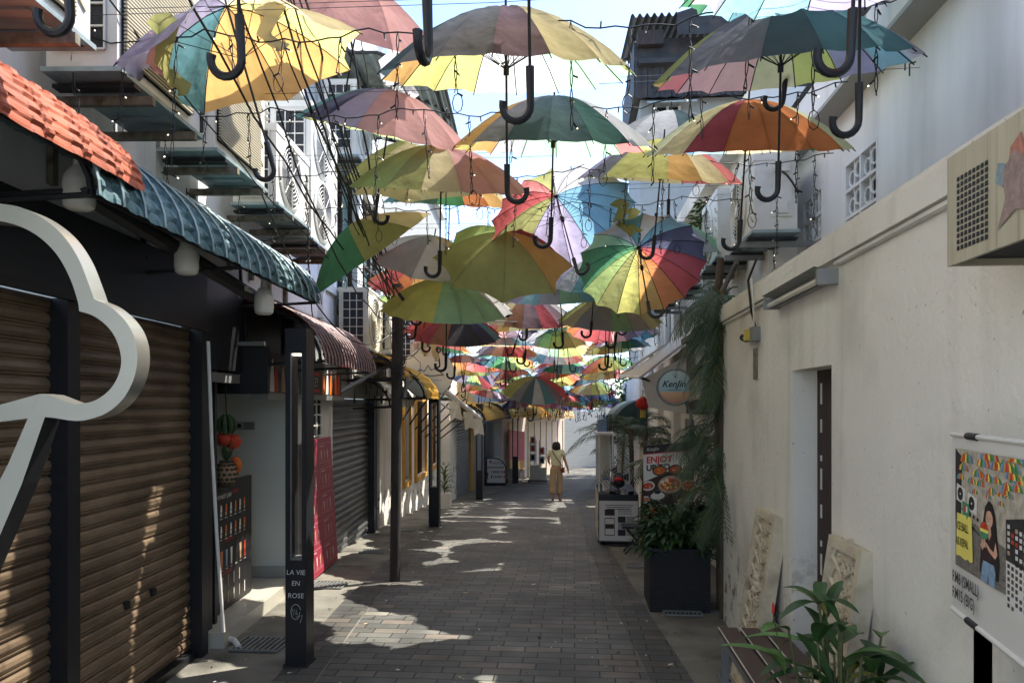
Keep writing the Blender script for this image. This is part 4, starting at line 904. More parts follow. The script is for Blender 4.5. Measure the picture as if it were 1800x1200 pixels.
mb = MB(); mb.lathe([(.154, .0525), (.001, .053)], c, signmat(), 40, ax); mb.build('face', r)
text('KenJin', .085, c + ax * .054 - rx * .125 + Vector((0, 0, .0)), rx, (0, 0, 1), M['blackp'], r, shear=.35, sx=.98, bold=.0015)
mb = MB()
for k in range(9): mb.box(c + ax * .056 + rx * (-.06 + k * .014) + Vector((0, 0, -.03)), (.009, .001, .007), M['blackp'])
for k in range(4): mb.box(c + ax * .056 + rx * (-.025 + k * .015) + Vector((0, 0, .115)), (.01, .001, .005), M['blackp'])
mb.box(c + ax * .056 + Vector((0, 0, .095)), (.018, .001, .013), M['blackp'])
mb.build('small_print', r)
mb = MB(); mb.tube([c + Vector((.1, .04, -.14)), c + Vector((.15, .04, -.24)), c + Vector((.155, .04, -.42)), c + Vector((.2, .06, -.48)), c + Vector((.5, .1, -.48))], .016, M['greymetal'], 8); mb.build('bracket_arm', r, smooth=True)
# lantern
c = P(1130, 709, 8.9); r = thing('paper_lantern', 'small red round lantern with yellow tassel under the lean-to awning', 'lantern', tuple(c)); mb = MB()
n = 14; R0 = .085
vs = []
for i in range(11):
    z = -math.cos(math.pi * i / 10) * R0 * .86
    for j in range(28): rr = math.sin(math.pi * i / 10) * R0 * (1.0 if j % 2 else .9) + .004; vs.append(c + Vector((rr * math.cos(j * math.pi / 14), rr * math.sin(j * math.pi / 14), z)))
mb.add(vs, [(i * 28 + j, i * 28 + (j + 1) % 28, (i + 1) * 28 + (j + 1) % 28, (i + 1) * 28 + j) for i in range(10) for j in range(28)], M['redlan']); mb.build('globe', r)
mb = MB(); mb.lathe([(.03, -.075), (.034, -.095), (.001, -.1)], c, M['yellow'], 12); 
for k in range(14): a = k * .45; mb.tube([c + Vector((.025 * math.cos(a), .025 * math.sin(a), -.09)), c + Vector((.03 * math.cos(a), .03 * math.sin(a), -.17))], .004, M['junction'], 4)
mb.build('tassel', r); mb = MB(); mb.lathe([(.03, .07), (.03, .085), (.001, .086)], c, M['yellow'], 12); mb.tube([c + Vector((0, 0, .08)), c + Vector((0, 0, .24))], .003, M['cable'], 4); mb.build('cord', r)
# foil duct
r = thing('vent_duct', 'silver foil ventilation duct bending out of the wall behind the hanging palm', 'duct', tuple(P(1235, 700, 6.6))); mb = MB(); pts = [P(1262, 640, 6.9), P(1246, 655, 6.8), P(1236, 680, 6.7), P(1234, 715, 6.6)]
fine = []
for i in range(3):
    for k in range(14): fine.append(pts[i].lerp(pts[i + 1], k / 14))
mb.tube(fine, [.11 + .01 * (k % 2) for k in range(len(fine))], M['duct'], 16); mb.build('tube', r)
mb = MB(); mb.lathe([(.07, 0), (.075, .02), (.075, .15), (.05, .18), (.001, .181)], P(1235, 640, 7.2), M['white_pl'], 16); r2 = mb.build('water_tank', smooth=True); tag(r2, 'white rounded plastic canister under the upper pipe beside the awning', 'canister')
# sign box above the doorway, far right
r = rroot('sign_box', 'weathered pale sign box with a printed grid jutting from the wall over the right doorway', 'sign box', 1.5, 2.065)
mb = MB(RF); mb.bb((.3, .002, 2.066), (1.955, .212, 2.31), M['darksoffit']); mb.build('box', r)
FP = {'mauve_print': mat('mauve_print', (146, 124, 114), .6, var=.3, scale=60), 'faded_red': mat('faded_red', (172, 112, 94), .6, var=.3, scale=60), 'faded_blue': mat('faded_blue', (128, 146, 150), .6, var=.2, scale=60)}; wm = mat('weathered_sheet', (176, 168, 142), .5, var=.1, scale=3, dark=(120, 106, 80), dscale=5, damt=.5, stretch=(2, 12, .3)); mb = MB(RF); mb.bb((.28, .212, 2.05), (1.975, .222, 2.325), wm); mb.bb((1.955, .0, 2.05), (1.972, .212, 2.325), wm); mb.build('face', r)
mb = MB(); pl = Pl(mb, RF((1.945, .2225, 2.05)), (0, -1, 0), (0, 0, 1))
for i in range(8):
    for j in range(12): pl.rect(.02 + i * .018, .03 + j * .0155, .033 + i * .018, .041 + j * .0155, M['coil'], .001)
mb.build('grid_print', r)
mb = MB(); pl.mb = mb; pl.o = pl.o - pl.r * .16
for pts, m_ in (([(.36, .04), (.39, .1), (.38, .16), (.42, .2), (.47, .17), (.46, .1), (.49, .05), (.43, .07)], 'mauve_print'), ([(.39, .13), (.41, .21), (.45, .23), (.46, .17), (.44, .12)], 'faded_red'), ([(.45, .11), (.47, .2), (.5, .19), (.5, .1)], 'faded_blue'), ([(.35, .15), (.36, .19), (.39, .18), (.38, .13)], 'faded_blue')): pl.poly(pts, FP[m_], .0012 + .0002 * len(pts))
mb.build('faded_print', r)
# tube light on the wall
r = rroot('fluorescent_light', 'long fluorescent wall light under the ledge on the right wall', 'light fitting', 3.9, 2.25)
mb = MB(RF); mb.bb((3.42, .0, 2.25), (4.35, .035, 2.3), M['galv']); mb.bb((3.4, .0, 2.235), (3.43, .09, 2.305), M['galv']); mb.bb((4.33, .0, 2.24), (4.36, .09, 2.3), M['galv'])
mb.add([(3.42, .035, 2.3), (4.35, .035, 2.3), (4.35, .1, 2.318), (3.42, .1, 2.318)], [(0, 1, 2, 3)], M['galv']); mb.build('housing', r)
mb = MB(RF); mb.tube([(3.44, .062, 2.262), (4.33, .062, 2.262)], .014, M['bulb'], 10); mb.build('tube', r, smooth=True)
# junction box, camera, slot
r = rroot('junction_box', 'grey box with a yellow cover and cables on the right wall', 'box', 4.85, 2.1); p = P(1325, 585, 4.8); mb = MB(RF); mb.bb((4.78, 0, 2.1), (4.88, .05, 2.19), M['greymetal']); mb.build('body', r)
mb = MB(RF); mb.bb((4.86, .02, 2.11), (4.92, .075, 2.18), M['junction']); mb.build('cover', r); mb = MB(RF); mb.tube([(4.83, .02, 2.19), (4.86, .04, 2.3), (4.9, .05, 2.5), (4.8, .02, 2.62)], .008, M['cable'], 5); mb.tube([(4.83, .03, 2.19), (4.8, .04, 2.34), (4.82, .05, 2.5)], .006, M['white_pl'], 5); mb.build('cables', r)
r = rroot('security_camera', 'small black security camera beside the yellow junction box', 'camera', 5.0, 2.1); mb = MB(); mb.lathe([(.001, -.05), (.022, -.048), (.026, 0), (.026, .05), (.001, .052)], P(1309, 594, 4.9), M['black'], 14, (.5, 1, 0)); mb.build('body', r, smooth=True); mb = MB(RF); mb.tube([(4.98, .0, 2.13), (4.95, .07, 2.13)], .009, M['greymetal'], 6); mb.build('arm', r)
r = rroot('meter_plate', 'narrow dark weathered plate set in the right wall below the junction box', 'plate', 4.9, 1.8); mb = MB(RF); mb.bb((4.85, .0, 1.86), (4.93, .012, 2.06), M['rust']); mb.build('plate', r)
# right wall ACs
def rac(s, z, w_, d_, h_, tt, label, UXX=UX):
    ac(1.17 + UXX - tt - d_ / 2, s, z, -R_(90), w_, d_, h_, label, 'air conditioners on the right upper wall')
    bracket(1.17 + UXX - .005, s, z - .032, -R_(90), .5, tt + d_ + .08, 'grey steel bracket under the ' + label, 'steel brackets under the right air conditioners', M['greymetal'])
rac(5.85, 2.93, .8, .3, .57, .16, 'clean white air conditioner with round fan, nearest on the right')
rac(7.0, 2.97, .75, .3, .62, .2, 'greyish air conditioner behind the nearest one on the right')
rac(8.6, 3.0, .75, .3, .58, .2, 'third air conditioner on the right, partly behind the leaves', UXX=.4)
rac(10.4, 3.05, .75, .3, .6, .2, 'fourth air conditioner on the right, above the lean-to awning', UXX=.35)
# drain pipes
r = rroot('wall_pipe', 'brown pipe running down the right wall corner behind the hanging palm', 'pipe', 5.9); mb = MB(RF); mb.tube([(6.0, .0, 0), (6.0, .0, 2.6), (6.4, -.2, 2.9)], .022, M['bark'], 8); mb.build('pipe', r, smooth=True)
# ---- banner stand bottom right
o = P(1662, 763, 2.02); o = Vector((1.03, o.y, o.z)); bR = Vector((-.16, -1, 0)).normalized(); Wd = .62; Hh = .475
r = thing('banner', 'hanging white banner with ice ball picture and black price lettering by the right doorway', 'banner', (o.x, o.y, o.z - Hh))
ob = o - Vector((0, 0, Hh)); mb = MB()
def bf(u, v): return ob + bR * (Wd * u) + Vector((0, 0, Hh * v)) + Vector((-.006, 0, 0)) * math.sin(math.pi * v)
mb.grid(bf, 6, 10, M['paper']); mb.build('sheet', r, smooth=True)
mb = MB(); mb.tube([o + bR * -.01, o + bR * (Wd + .02)], .007, M['white_paint'], 8); mb.build('rod', r, smooth=True); mb = MB(); mb.tube([ob + bR * -.01, ob + bR * (Wd + .02)], .007, M['white_paint'], 8); mb.build('rod', r, smooth=True)
for f in (.18, .8):
    for z in (0, Hh): mb = MB(); mb.tube([ob + bR * (Wd * f) + Vector((-.001, 0, z)), ob + bR * (Wd * f + .07) + Vector((-.001, 0, z))], .0095, M['black'], 8); mb.build('clip', r)
mb = MB(); mb.add([ob + bR * -.0 + Vector((.004, 0, .0)), ob + Vector((.05, .035, 0)), ob + Vector((.05, .035, Hh)), ob + Vector((.004, 0, Hh))], [(0, 1, 2, 3)], M['black']); mb.box(ob + bR * .13 + Vector((.03, 0, -.28)), (.03, .03, .56), M['black']); mb.box(ob + bR * .13 + Vector((.04, 0, Hh / 2)), (.02, .03, Hh), M['black']); mb.build('back_frame', r)
mb = MB(); mb.box(ob + bR * .13 + Vector((.03, 0, ob.z * -.5 - .0)), (.03, .03, ob.z), M['black']); mb.build('leg', r)
mb = MB(); pl = Pl(mb, ob + Vector((-.008, 0, 0)), bR, (0, 0, 1)); pl.r = pl.r * 1.45; x0, y0, x1, y1 = .03, .13, Wd / 1.45 - .015, Hh - .035
GW = {k: mat('print_' + k, c, .55, var=.35, scale=v) for k, c, v in [('wall', (176, 168, 150), 40), ('floor', (118, 112, 104), 90), ('hairp', (34, 28, 30), 80), ('skinp', (206, 160, 134), 30), ('topp', (52, 34, 38), 60), ('jeanp', (128, 156, 180), 60), ('dark', (44, 44, 46), 90)]}
pl.rect(x0, y0, x1, y1, GW['wall'], .0005); random.seed(3)
pl.poly([(x0, y0), (x1, y0), (x1, y0 + .07), (x0 + .1, y0 + .13), (x0, y0 + .12)], GW['floor'], .0007)
for k in range(26):
    y = y0 + .004 + .11 * (k % 13) / 13; x = x0 + .004 + random.random() * (x1 - x0 - .05); 
    if y < y0 + .065: pl.rect(x, y, x + .022, y + .0012, GW['dark'], .0009)
pl.poly([(x0, y0 + .12), (x0 + .03, y0 + .13), (x0 + .035, y1 - .02), (x0, y1)], GW['dark'], .0008)
for ax_, ay_ in ((.062, .325), (.118, .31)):
    pl.poly([(ax_ - .024, ay_ - .02), (ax_ + .02, ay_ - .028), (ax_ + .022, ay_ + .014), (ax_ - .022, ay_ + .024)], M['paper'], .0016); pl.disc(ax_ - .004, ay_ - .002, .014, GW['dark'], .0018, 16, 1.25); pl.disc(ax_ - .004, ay_ - .002, .003, M['paper'], .0019, 8)
for k in range(9): pl.disc(.07 + .018 * (k % 5), .285 - .014 * (k // 5) - .003 * k, .006, GW['dark'], .0016, 4)
pl.poly([(.075, .262), (.15, .235), (.152, .238), (.076, .266)], GW['dark'], .0017); pl.rect(.055, .235, .068, .262, GW['dark'], .0016)
CC = ['red', 'orangep', 'yellowp', 'leaf3', 'green', 'jean', 'bluecloth', 'yellow']
us_ = [(random.uniform(x0 + .012, x1 - .012), y1 - .012 - .10 * (k / 46) ** 1.0 + random.uniform(-.008, .008), .036 - .022 * k / 46) for k in range(46)]
for k, (x, y, rr) in enumerate(us_[::-1]):
    c_ = random.randrange(8)
    for q in range(8):
        u0, u1 = -1 + q / 4, -1 + (q + 1) / 4
        cl = lambda a, b: (min(x1 - .001, max(x0 + .001, a)), min(y1 - .001, b))
        pl.poly([cl(x, y + rr * .75), cl(x + rr * u0 * .72, y + rr * .45), cl(x + rr * u0, y - rr * .1), cl(x + rr * (u0 + u1) / 2, y), cl(x + rr * u1, y - rr * .1), cl(x + rr * u1 * .72, y + rr * .45)], M[CC[(q + c_) % 8]], .001 + k * .00003)
# rack of magnets on the right of the printed picture
pl.poly([(.262, .10), (x1, .07), (x1, .335), (.262, .30)], M['paper'], .0026); pl.poly([(.262, .21), (x1, .20), (x1, .335), (.262, .30)], GW['dark'], .0027)
for i in range(9):
    for j in range(13):
        if random.random() < .85:
            xx = .268 + i * .0145; yy2 = .108 + j * .0145 - i * .002
            if xx < x1 - .012: pl.rect(xx, yy2, xx + .009, yy2 + .009, M[random.choice(['paper', 'redfood', 'plate', 'canvas'] if j > 7 else ['coil', 'wood_dark', 'bark'])], .0029)
# printed girl holding an ice ball
pl.poly([(.152, .150), (.158, .21), (.166, .27), (.176, .312), (.192, .33), (.208, .322), (.22, .295), (.228, .24), (.236, .19), (.232, .15)], GW['hairp'], .002)
pl.poly([(.158, y0 + .001), (.163, .17), (.17, .185), (.213, .185), (.22, .165), (.218, y0 + .001)], GW['jeanp'], .0021); pl.poly([(.187, y0 + .001), (.19, .16), (.192, y0 + .001)], GW['dark'], .0022)
pl.poly([(.166, .182), (.163, .215), (.17, .245), (.182, .252), (.204, .252), (.219, .242), (.224, .21), (.216, .182)], GW['topp'], .0022)
pl.poly([(.186, .25), (.188, .268), (.2, .268), (.203, .25), (.194, .235)], GW['skinp'], .0023); pl.disc(.194, .286, .0155, GW['skinp'], .0024, 20, 1.3); pl.poly([(.178, .29), (.186, .304), (.2, .306), (.21, .292), (.212, .312), (.194, .322), (.178, .31)], GW['hairp'], .0026)
for ex in (.1885, .2): pl.disc(ex, .288, .0018, GW['hairp'], .0027, 8, .7)
pl.poly([(.189, .2755), (.194, .2735), (.1995, .2755), (.194, .2775)], M['paper'], .0027)
pl.poly([(.222, .238), (.229, .21), (.22, .198), (.196, .208), (.18, .222), (.183, .228), (.2, .218), (.214, .213)], GW['skinp'], .0028); pl.poly([(.166, .238), (.158, .215), (.166, .206), (.178, .22), (.182, .227), (.172, .226)], GW['skinp'], .0028)
for k in range(4): pl.disc(.176 + .003 * (k % 2), .231 - .0045 * k, .0045, GW['skinp'], .0034 + k * .0001, 10, .5)
pl.disc(.174, .254, .019, M['green'], .003, 20, 1.15); pl.poly([(.174 + .019 * math.cos(a * math.pi / 10), .254 + .021 * math.sin(a * math.pi / 10)) for a in range(11)], M['redfood'], .0031); pl.poly([(.156, .250), (.192, .250), (.193, .258), (.155, .258)], M['yellowp'], .0032)
# yellow note
pl.poly([(.04, .158), (.045, .272), (.118, .272), (.124, .163), (.112, .158), (.1, .163), (.088, .157), (.06, .162)], M['yellowp'], .0036); pl.poly([(.074, .272), (.072, .308), (.106, .304), (.108, .276), (.1, .270), (.096, .262), (.092, .272)], M['green'], .0038); pl.rect(.082, .281, .091, .297, M['red'], .004); pl.rect(.091, .281, .099, .297, M['paper'], .004)
mb.build('picture', r)
bo = ob + Vector((-.012, 0, 0))
text('ICE BALL', .03, bo + bR * .068 + Vector((0, 0, .23)), bR, (0, 0, 1), M['blackp'], r, bold=.0004, sx=.72); text('AIS KEPAL', .03, bo + bR * .062 + Vector((0, 0, .19)), bR, (0, 0, 1), M['blackp'], r, bold=.0004, sx=.68)
text('RM6 (SMALL)', .042, bo + bR * .035 + Vector((0, 0, .086)), bR, (0, 0, 1), M['blackp'], r, bold=.0006, sx=.8); text('RM15 (BIG)', .042, bo + bR * .035 + Vector((0, 0, .044)), bR, (0, 0, 1), M['blackp'], r, bold=.0006, sx=.8)
# ---- bench
r = thing('bench', 'slatted bench with dark brown slats and grey steel legs against the right wall', 'bench', (.97, 3.6, 0))
bx0 = .80
for k in range(3): mb = MB(); mb.bb((bx0 + k * .118, 3.0, .43), (bx0 + .098 + k * .118, 4.2, .46), M['brownslat']); mb.bb((bx0 - .004 + k * .118, 3.0, .456), (bx0 - .0 + k * .118, 4.2, .462), M['white_paint']); mb.build('slat', r)
for y in (3.06, 4.13):
    for x in (bx0 + .02, bx0 + .31): mb = MB(); mb.bb((x - .018, y - .018, 0), (x + .018, y + .018, .39), M['greymetal']); mb.build('leg', r)
mb = MB(); mb.bb((bx0 + .002, 3.05, .39), (bx0 + .038, 4.15, .428), M['greymetal']); mb.bb((bx0 + .292, 3.05, .39), (bx0 + .328, 4.15, .428), M['greymetal'])
for y in (3.06, 4.13): mb.bb((bx0 + .038, y - .018, .39), (bx0 + .292, y + .018, .428), M['greymetal'])
mb.build('frame', r)
# ---- carved panels leaning on the wall
def carved(y0, w_, h_, label):
    base = Vector((.99, y0 + w_, .0)); top = Vector((1.15, y0 + w_, h_)); u = (top - base).normalized(); rr = Vector((0, -1, 0)); n = rr.cross(u).normalized(); H = (top - base).length
    r = thing('carved_panel', label, 'carved panel', tuple(base), 'carved stone panels leaning on the right wall')
    mb = MB()
    def fr(a, b, c, d, z0, z1): mb.prism([(a, b), (c, b), (c, d), (a, d)], base + n * z1, rr, u, z1 - z0, M['carved'])
    fr(0, 0, w_, H, -.05, .0); t_ = .045
    fr(0, 0, t_, H, .0, .022); fr(w_ - t_, 0, w_, H, .0, .022); fr(t_, 0, w_ - t_, t_, .0, .022); fr(t_, H - t_, w_ - t_, H, .0, .022); mb.build('frame', r)
    mb = MB(); random.seed(int(y0 * 100))
    def q(x, y, z): return base + rr * x + u * y + n * z
    cx = w_ / 2
    for k in range(11):      # scrolling leaf relief
        yc = .07 + k * (H - .13) / 11
        for s in (-1, 1):
            pts = [q(cx + s * (.01 + (w_ / 2 - .06) * math.sin(t / 7 * 2.6)), yc + (H / 11) * (t / 7) * 1.25 + .012 * math.sin(t), .008) for t in range(8)]
            mb.tube(pts, [.004, .009, .011, .011, .01, .008, .006, .003], M['carved'], 6)
            mb.tube([q(cx + s * (.03 + .028 * math.cos(a * .9)), yc + .04 + .022 * math.sin(a * .9), .008) for a in range(7)], .005, M['carved'], 5)
            for _ in range(7):
                x = cx + s * random.uniform(.01, w_ / 2 - .055); y = yc + random.uniform(0, H / 7); c0 = q(x, y, .004); mb.ball(c0, random.uniform(.006, .012), M['carved'], 5)
    for a in range(6): c0 = q(cx + .035 * math.cos(a * 1.05), H * .6 + .045 * math.sin(a * 1.05), .01); mb.ball(c0, .022, M['carved'], 6)
    mb.build('relief', r, smooth=True)
carved(4.28, .44, 1.06, 'further carved cream panel leaning on the wall by the hanging palm')
carved(3.02, .38, 1.12, 'nearer carved cream panel leaning beside the dark door behind the plant')
# ---- dark planter
g = Vector((.86, 6.2, 0)); pc = [PG(1128, 1060), PG(1143, 1075), PG(1247, 1075)]
r = thing('planter', 'large square black woven planter on the right pavement', 'planter', (.9, 6.4, 0)); x0, x1, y0, y1 = pc[1].x, pc[2].x, pc[1].y, pc[1].y + .5
mb = MB()
mb.bb((x0, y0, 0), (x1, y0 + .02, .5), M['rattan']); mb.bb((x0, y0 + .02, 0), (x0 + .02, y1, .5), M['rattan']); mb.bb((x1 - .02, y0 + .02, 0), (x1, y1, .5), M['rattan']); mb.bb((x0 + .02, y1 - .02, 0), (x1 - .02, y1, .5), M['rattan'])
mb.build('box', r)
mb = MB(); n = 26
for k in range(n): z = .01 + k * .0188; mb.bb((x0 - .004, y0 - .004, z), (x1 + .004, y0, z + .012), M['rattan']); mb.bb((x0 - .004, y0, z), (x0, y1, z + .012), M['rattan'])
mb.build('weave', r)
mb = MB(); mb.bb((x0 - .012, y0 - .012, .5), (x1 + .012, y1 + .012, .52), M['black']); mb.build('rim', r)
PLX = (x0, x1, y0, y1)
# ---- postcard stall
r = thing('stall', 'small souvenir stall covered with prints and a white photo price board on the right', 'stall', (.6, 9.9, zg(9.9)))
s0 = PG(1052, 958); z0 = zg(s0.y); x0 = s0.x; x1 = PG(1122, 958).x; y0 = s0.y; y1 = y0 + 1.3; h = .66; xl = x0 - .02
mb = MB(); mb.bb((x0, y0 + .01, z0 + .04), (x1, y1, z0 + h), M['black']); 
for x in (x0 + .05, x1 - .05):
    for y in (y0 + .08, y1 - .08): mb.lathe([(.001, -.02), (.03, -.02), (.03, .02), (.001, .021)], (x, y, z0 + .03), M['blackp'], 12, (1, 0, 0))
mb.build('counter', r)
mb = MB(); plate(mb, (x0 + .01, y0, z0 + .06), (1, 0, 0), (0, 0, 1), x1 - x0 - .02, h - .14, .01, M['paper']); fp = mb.build('price_board', r)
mb = MB(); pl = Pl(mb, (x0 + .01, y0, z0 + .06), (1, 0, 0), (0, 0, 1))
for k in range(3): pl.rect(.08 + .01 * k, .46 - k * .025, .44 - .02 * k, .468 - k * .025, M['blackp'])
pl.rect(.07, .33, .2, .41, M['wood_dark']); pl.rect(.07, .07, .2, .3, M['blackp']); pl.rect(.078, .08, .192, .29, M['paper'], .002); pl.rect(.08, .16, .19, .22, M['wood_dark'], .003)
for i in range(2):
    for j in range(3): pl.rect(.24 + i * .11, .07 + j * .085, .34 + i * .11, .15 + j * .085, M['grey_wall' if (i + j) % 2 else 'darkmetal'])
for k in range(4): pl.rect(.24, .37 + .018 * k - .02, .42, .375 + .018 * k - .02, M['blackp'])
mb.build('print', fp)
mb = MB(); random.seed(5)
for i in range(9):
    for j in range(7):
        y = y0 + .03 + i * .135; z = z0 + .06 + j * .085; mb.bb((x0 - .006, y, z), (x0 - .001, y + .12, z + .075), M[random.choice(['paper', 'plate', 'grey_wall', 'paper', 'canvas', 'cream_pl'])])
mb.bb((x0 - .012, y0 + .2, z0 + .28), (x0 - .008, y0 + .55, z0 + .5), M['paper']); mb.build('postcards', r)
mb = MB()
for x in (x0 + .02, x0 + .2):
    for y in (y0 + .35, y1 - .05): mb.bb((x - .012, y - .012, z0 + h), (x + .012, y + .012, z0 + 1.42), M['white_pl'])
mb.bb((x0 - .02, y0 + .3, z0 + 1.42), (x0 + .22, y1, z0 + 1.45), M['white_pl']); mb.bb((x0 + .0, y1 - .06, z0 + h), (x0 + .2, y1 - .04, z0 + 1.42), M['canvas']); mb.build('rack', r)
mb = MB()
for k in range(13): mb.box((x0 + .03 + random.random() * (x1 - x0 - .1), y0 + .05 + random.random() * .25, z0 + h + .02), (.06, .05, .04), M[random.choice(['paper', 'plate', 'blackp', 'grey_wall', 'jean'])], Matrix.Rotation(random.random(), 3, 'Z'))
mb.build('goods', r)
STX = (x0, x1, y0, y1, z0, h)
o = Vector((x0 + .06, y0 + .28, z0 + h + .02)); mb = MB(); mb.prism([(0, 0), (.1, 0), (.1, .17), (0, .17)], o, (1, 0, 0), (.0, .2, .98), .01, M['paper']); mb.prism([(0, .14), (.1, .14), (.1, .17), (0, .17)], o + Vector((0, -.002, 0)), (1, 0, 0), (.0, .2, .98), .001, M['bluecloth']); mb.prism([(.02, .03), (.08, .03), (.08, .12), (.02, .12)], o + Vector((0, -.002, 0)), (1, 0, 0), (.0, .2, .98), .001, M['pink_wall']); tag(mb.build('photo_stand'), 'small blue and white display card standing on the souvenir stall', 'display card')
# clothes on the rack top
mb = MB()
for k in range(9): x = x0 + .0 + k * .022; mb.add([(x, y0 + .5, z0 + 1.455), (x + .02, y0 + .5, z0 + 1.455), (x + .016, y0 + .52 + .02 * (k % 2), z0 + 1.68 + .015 * (k % 3)), (x + .004, y0 + .52, z0 + 1.69)], [(0, 1, 2, 3)], M['bluecloth' if k < 6 else 'coil'])
tag(mb.build('hanging_clothes'), 'blue and dark cloths hanging above the souvenir rack', 'clothes')
# fan
c = P(1087, 838, 9.6); r = thing('fan', 'standing electric fan with wire cage behind the souvenir stall', 'fan', tuple(c)); mb = MB(); R0 = .2
for q in range(1, 7): mb.tube([c + Vector((R0 * q / 6 * math.cos(a * math.pi / 12), -.05 * (1 - (q / 6) ** 2), R0 * q / 6 * math.sin(a * math.pi / 12))) for a in range(25)], .0045, M['galv'], 4)
for a in range(16): mb.tube([c + Vector((0, -.05, 0)), c + Vector((R0 * math.cos(a * math.pi / 8), 0, R0 * math.sin(a * math.pi / 8)))], .002, M['greymetal'], 4)
mb.build('cage', r); mb = MB()
for k in range(3):
    a = k * 2.09; mb.add([c + Vector((.02 * math.cos(a), 0, .02 * math.sin(a))), c + Vector((.15 * math.cos(a - .4), .01, .15 * math.sin(a - .4))), c + Vector((.15 * math.cos(a + .4), -.02, .15 * math.sin(a + .4)))], [(0, 1, 2)], M['coil'])
mb.lathe([(.05, 0), (.06, .03), (.04, .12), (.001, .13)], c, M['black'], 14, (0, 1, 0)); mb.build('blades', r)
mb = MB(); mb.tube([c + Vector((0, .06, -.02)), Vector((c.x, c.y + .06, zg(c.y)))], .015, M['darkmetal'], 8); mb.lathe([(.15, 0), (.15, .02), (.02, .04), (.001, .041)], (c.x, c.y + .06, zg(c.y)), M['darkmetal'], 20); mb.build('stand', r)
mb = MB(); mb.ball(P(1088, 848, 9.55), .07, M['black'], 10, (1.1, .8, .9)); mb.ball(P(1087, 842, 9.5), .055, M['red'], 8, (1.1, .5, .5)); tag(mb.build('cap', smooth=True), 'black and red cap lying on the stall in front of the fan', 'cap')
# folding stool
g = PG(1118, 972); r = thing('folding_stool', 'black folding stool with a yellow strip beside the stall', 'stool', tuple(g)); z0 = g.z; mb = MB(); mb.bb((g.x - .17, g.y - .1, z0 + .31), (g.x + .14, g.y + .14, z0 + .34), M['black']); mb.build('seat', r)
for y in (-.08, .12):
    for s in (-1, 1): mb = MB(); mb.tube([(g.x + s * .12, g.y + y, z0 + .31), (g.x - s * .14, g.y + y, z0)], .011, M['darkmetal'], 6); mb.build('leg', r)
mb = MB(); mb.box((g.x + .06, g.y - .1, z0 + .2), (.03, .01, .16), M['junction'], Matrix.Rotation(.45, 3, 'Y')); mb.build('strip', r)
# food banner
o = P(1131, 925, 7.7); o2 = P(1219, 921, 7.5); rr = (o2 - o).normalized(); W = (o2 - o).length; Hb = 142 * 7.7 / F; oz = o
r = thing('food_banner', 'upright food banner with bowls of noodles and red lettering behind the planter', 'banner', (o.x, o.y, zg(o.y)))
mb = MB(); plate(mb, o, rr, (0, 0, 1), W, Hb, .02, M['paper']); mb.build('board', r)
mb = MB(); 
for x in (.05, W - .05): q = o + rr * x; mb.tube([Vector((q.x, q.y + .03, zg(q.y))), q + Vector((0, .03, .3))], .012, M['darkmetal'], 6)
mb.build('stand', r)
mb = MB(); pl = Pl(mb, o, rr, (0, 0, 1)); pl.rect(0, Hb - .085, W, Hb, M['blackp']); pl.rect(0, Hb - .095, W, Hb - .085, M['red'])
pl.poly([(0, 0), (W, 0), (W, Hb * .62), (W * .5, Hb * .66), (0, Hb * .55)], M['wood_dark'])
for x, y, rad, m1, m2 in [(.13, .12, .14, 'plate', 'orangep'), (.42, .2, .105, 'plate', 'orangep'), (.28, .42, .125, 'plate', 'redfood'), (.47, .4, .08, 'plate', 'redfood'), (.05, .42, .07, 'paper', 'redfood'), (.17, .57, .075, 'bark', 'orangep'), (.33, .57, .07, 'bark', 'redfood'), (.46, .56, .06, 'plate', 'orangep'), (.02, .28, .05, 'paper', 'redfood')]:
    pts = lambda R_0, sy: [(min(W - .002, max(.002, x + R_0 * math.cos(k * math.pi / 12))), max(.002, y + sy * R_0 * math.sin(k * math.pi / 12))) for k in range(24)]
    pl.poly(pts(rad, .72), M[m1], .0015 + y * .001); pl.poly(pts(rad * .78, .62), M[m2], .003 + y * .001)
    for k in range(22):
        a = random.uniform(0, 6.28); d_ = rad * .6 * random.random() ** .5; xx, yy2 = x + d_ * math.cos(a), y + d_ * .6 * math.sin(a)
        if 0.01 < xx < W - .01 and yy2 > .01: pl.disc(xx, yy2, rad * random.uniform(.05, .12), M[random.choice(['orangep', 'redfood', 'red', 'yellowp', 'leaf', 'plate'])], .0045 + k * .00005, 7)
for x, y in ((.2, .45), (.245, .465)): pl.disc(x, y, .022, M['paper'], .0065, 12, .8); pl.disc(x, y, .011, M['yellowp'], .007, 10, .8)
pl.disc(.15, .31, .075, M['paper'], .005, 20, .5); pl.disc(.15, .335, .045, M['paper'], .006, 20, .8); pl.disc(.15, .35, .036, M['hair'], .007, 18, .55); pl.disc(.12, .045, .05, M['paper'], .008, 12, .5)
mb.build('picture', r)
text('KenJin', .05, o + rr * .03 + Vector((0, 0, Hb - .06)), rr, (0, 0, 1), M['paper'], r, shear=.35); text('ENJOY', .092, o + rr * .03 + Vector((0, 0, Hb - .185)), rr, (0, 0, 1), M['red'], r, bold=.003); text('UP TO', .085, o + rr * .03 + Vector((0, 0, Hb - .265)), rr, (0, 0, 1), M['blackp'], r, bold=.003)
text('10', .2, o + rr * .31 + Vector((0, 0, .1)), rr, (0, 0, 1), M['paper'], r, bold=.006, lift=.012)
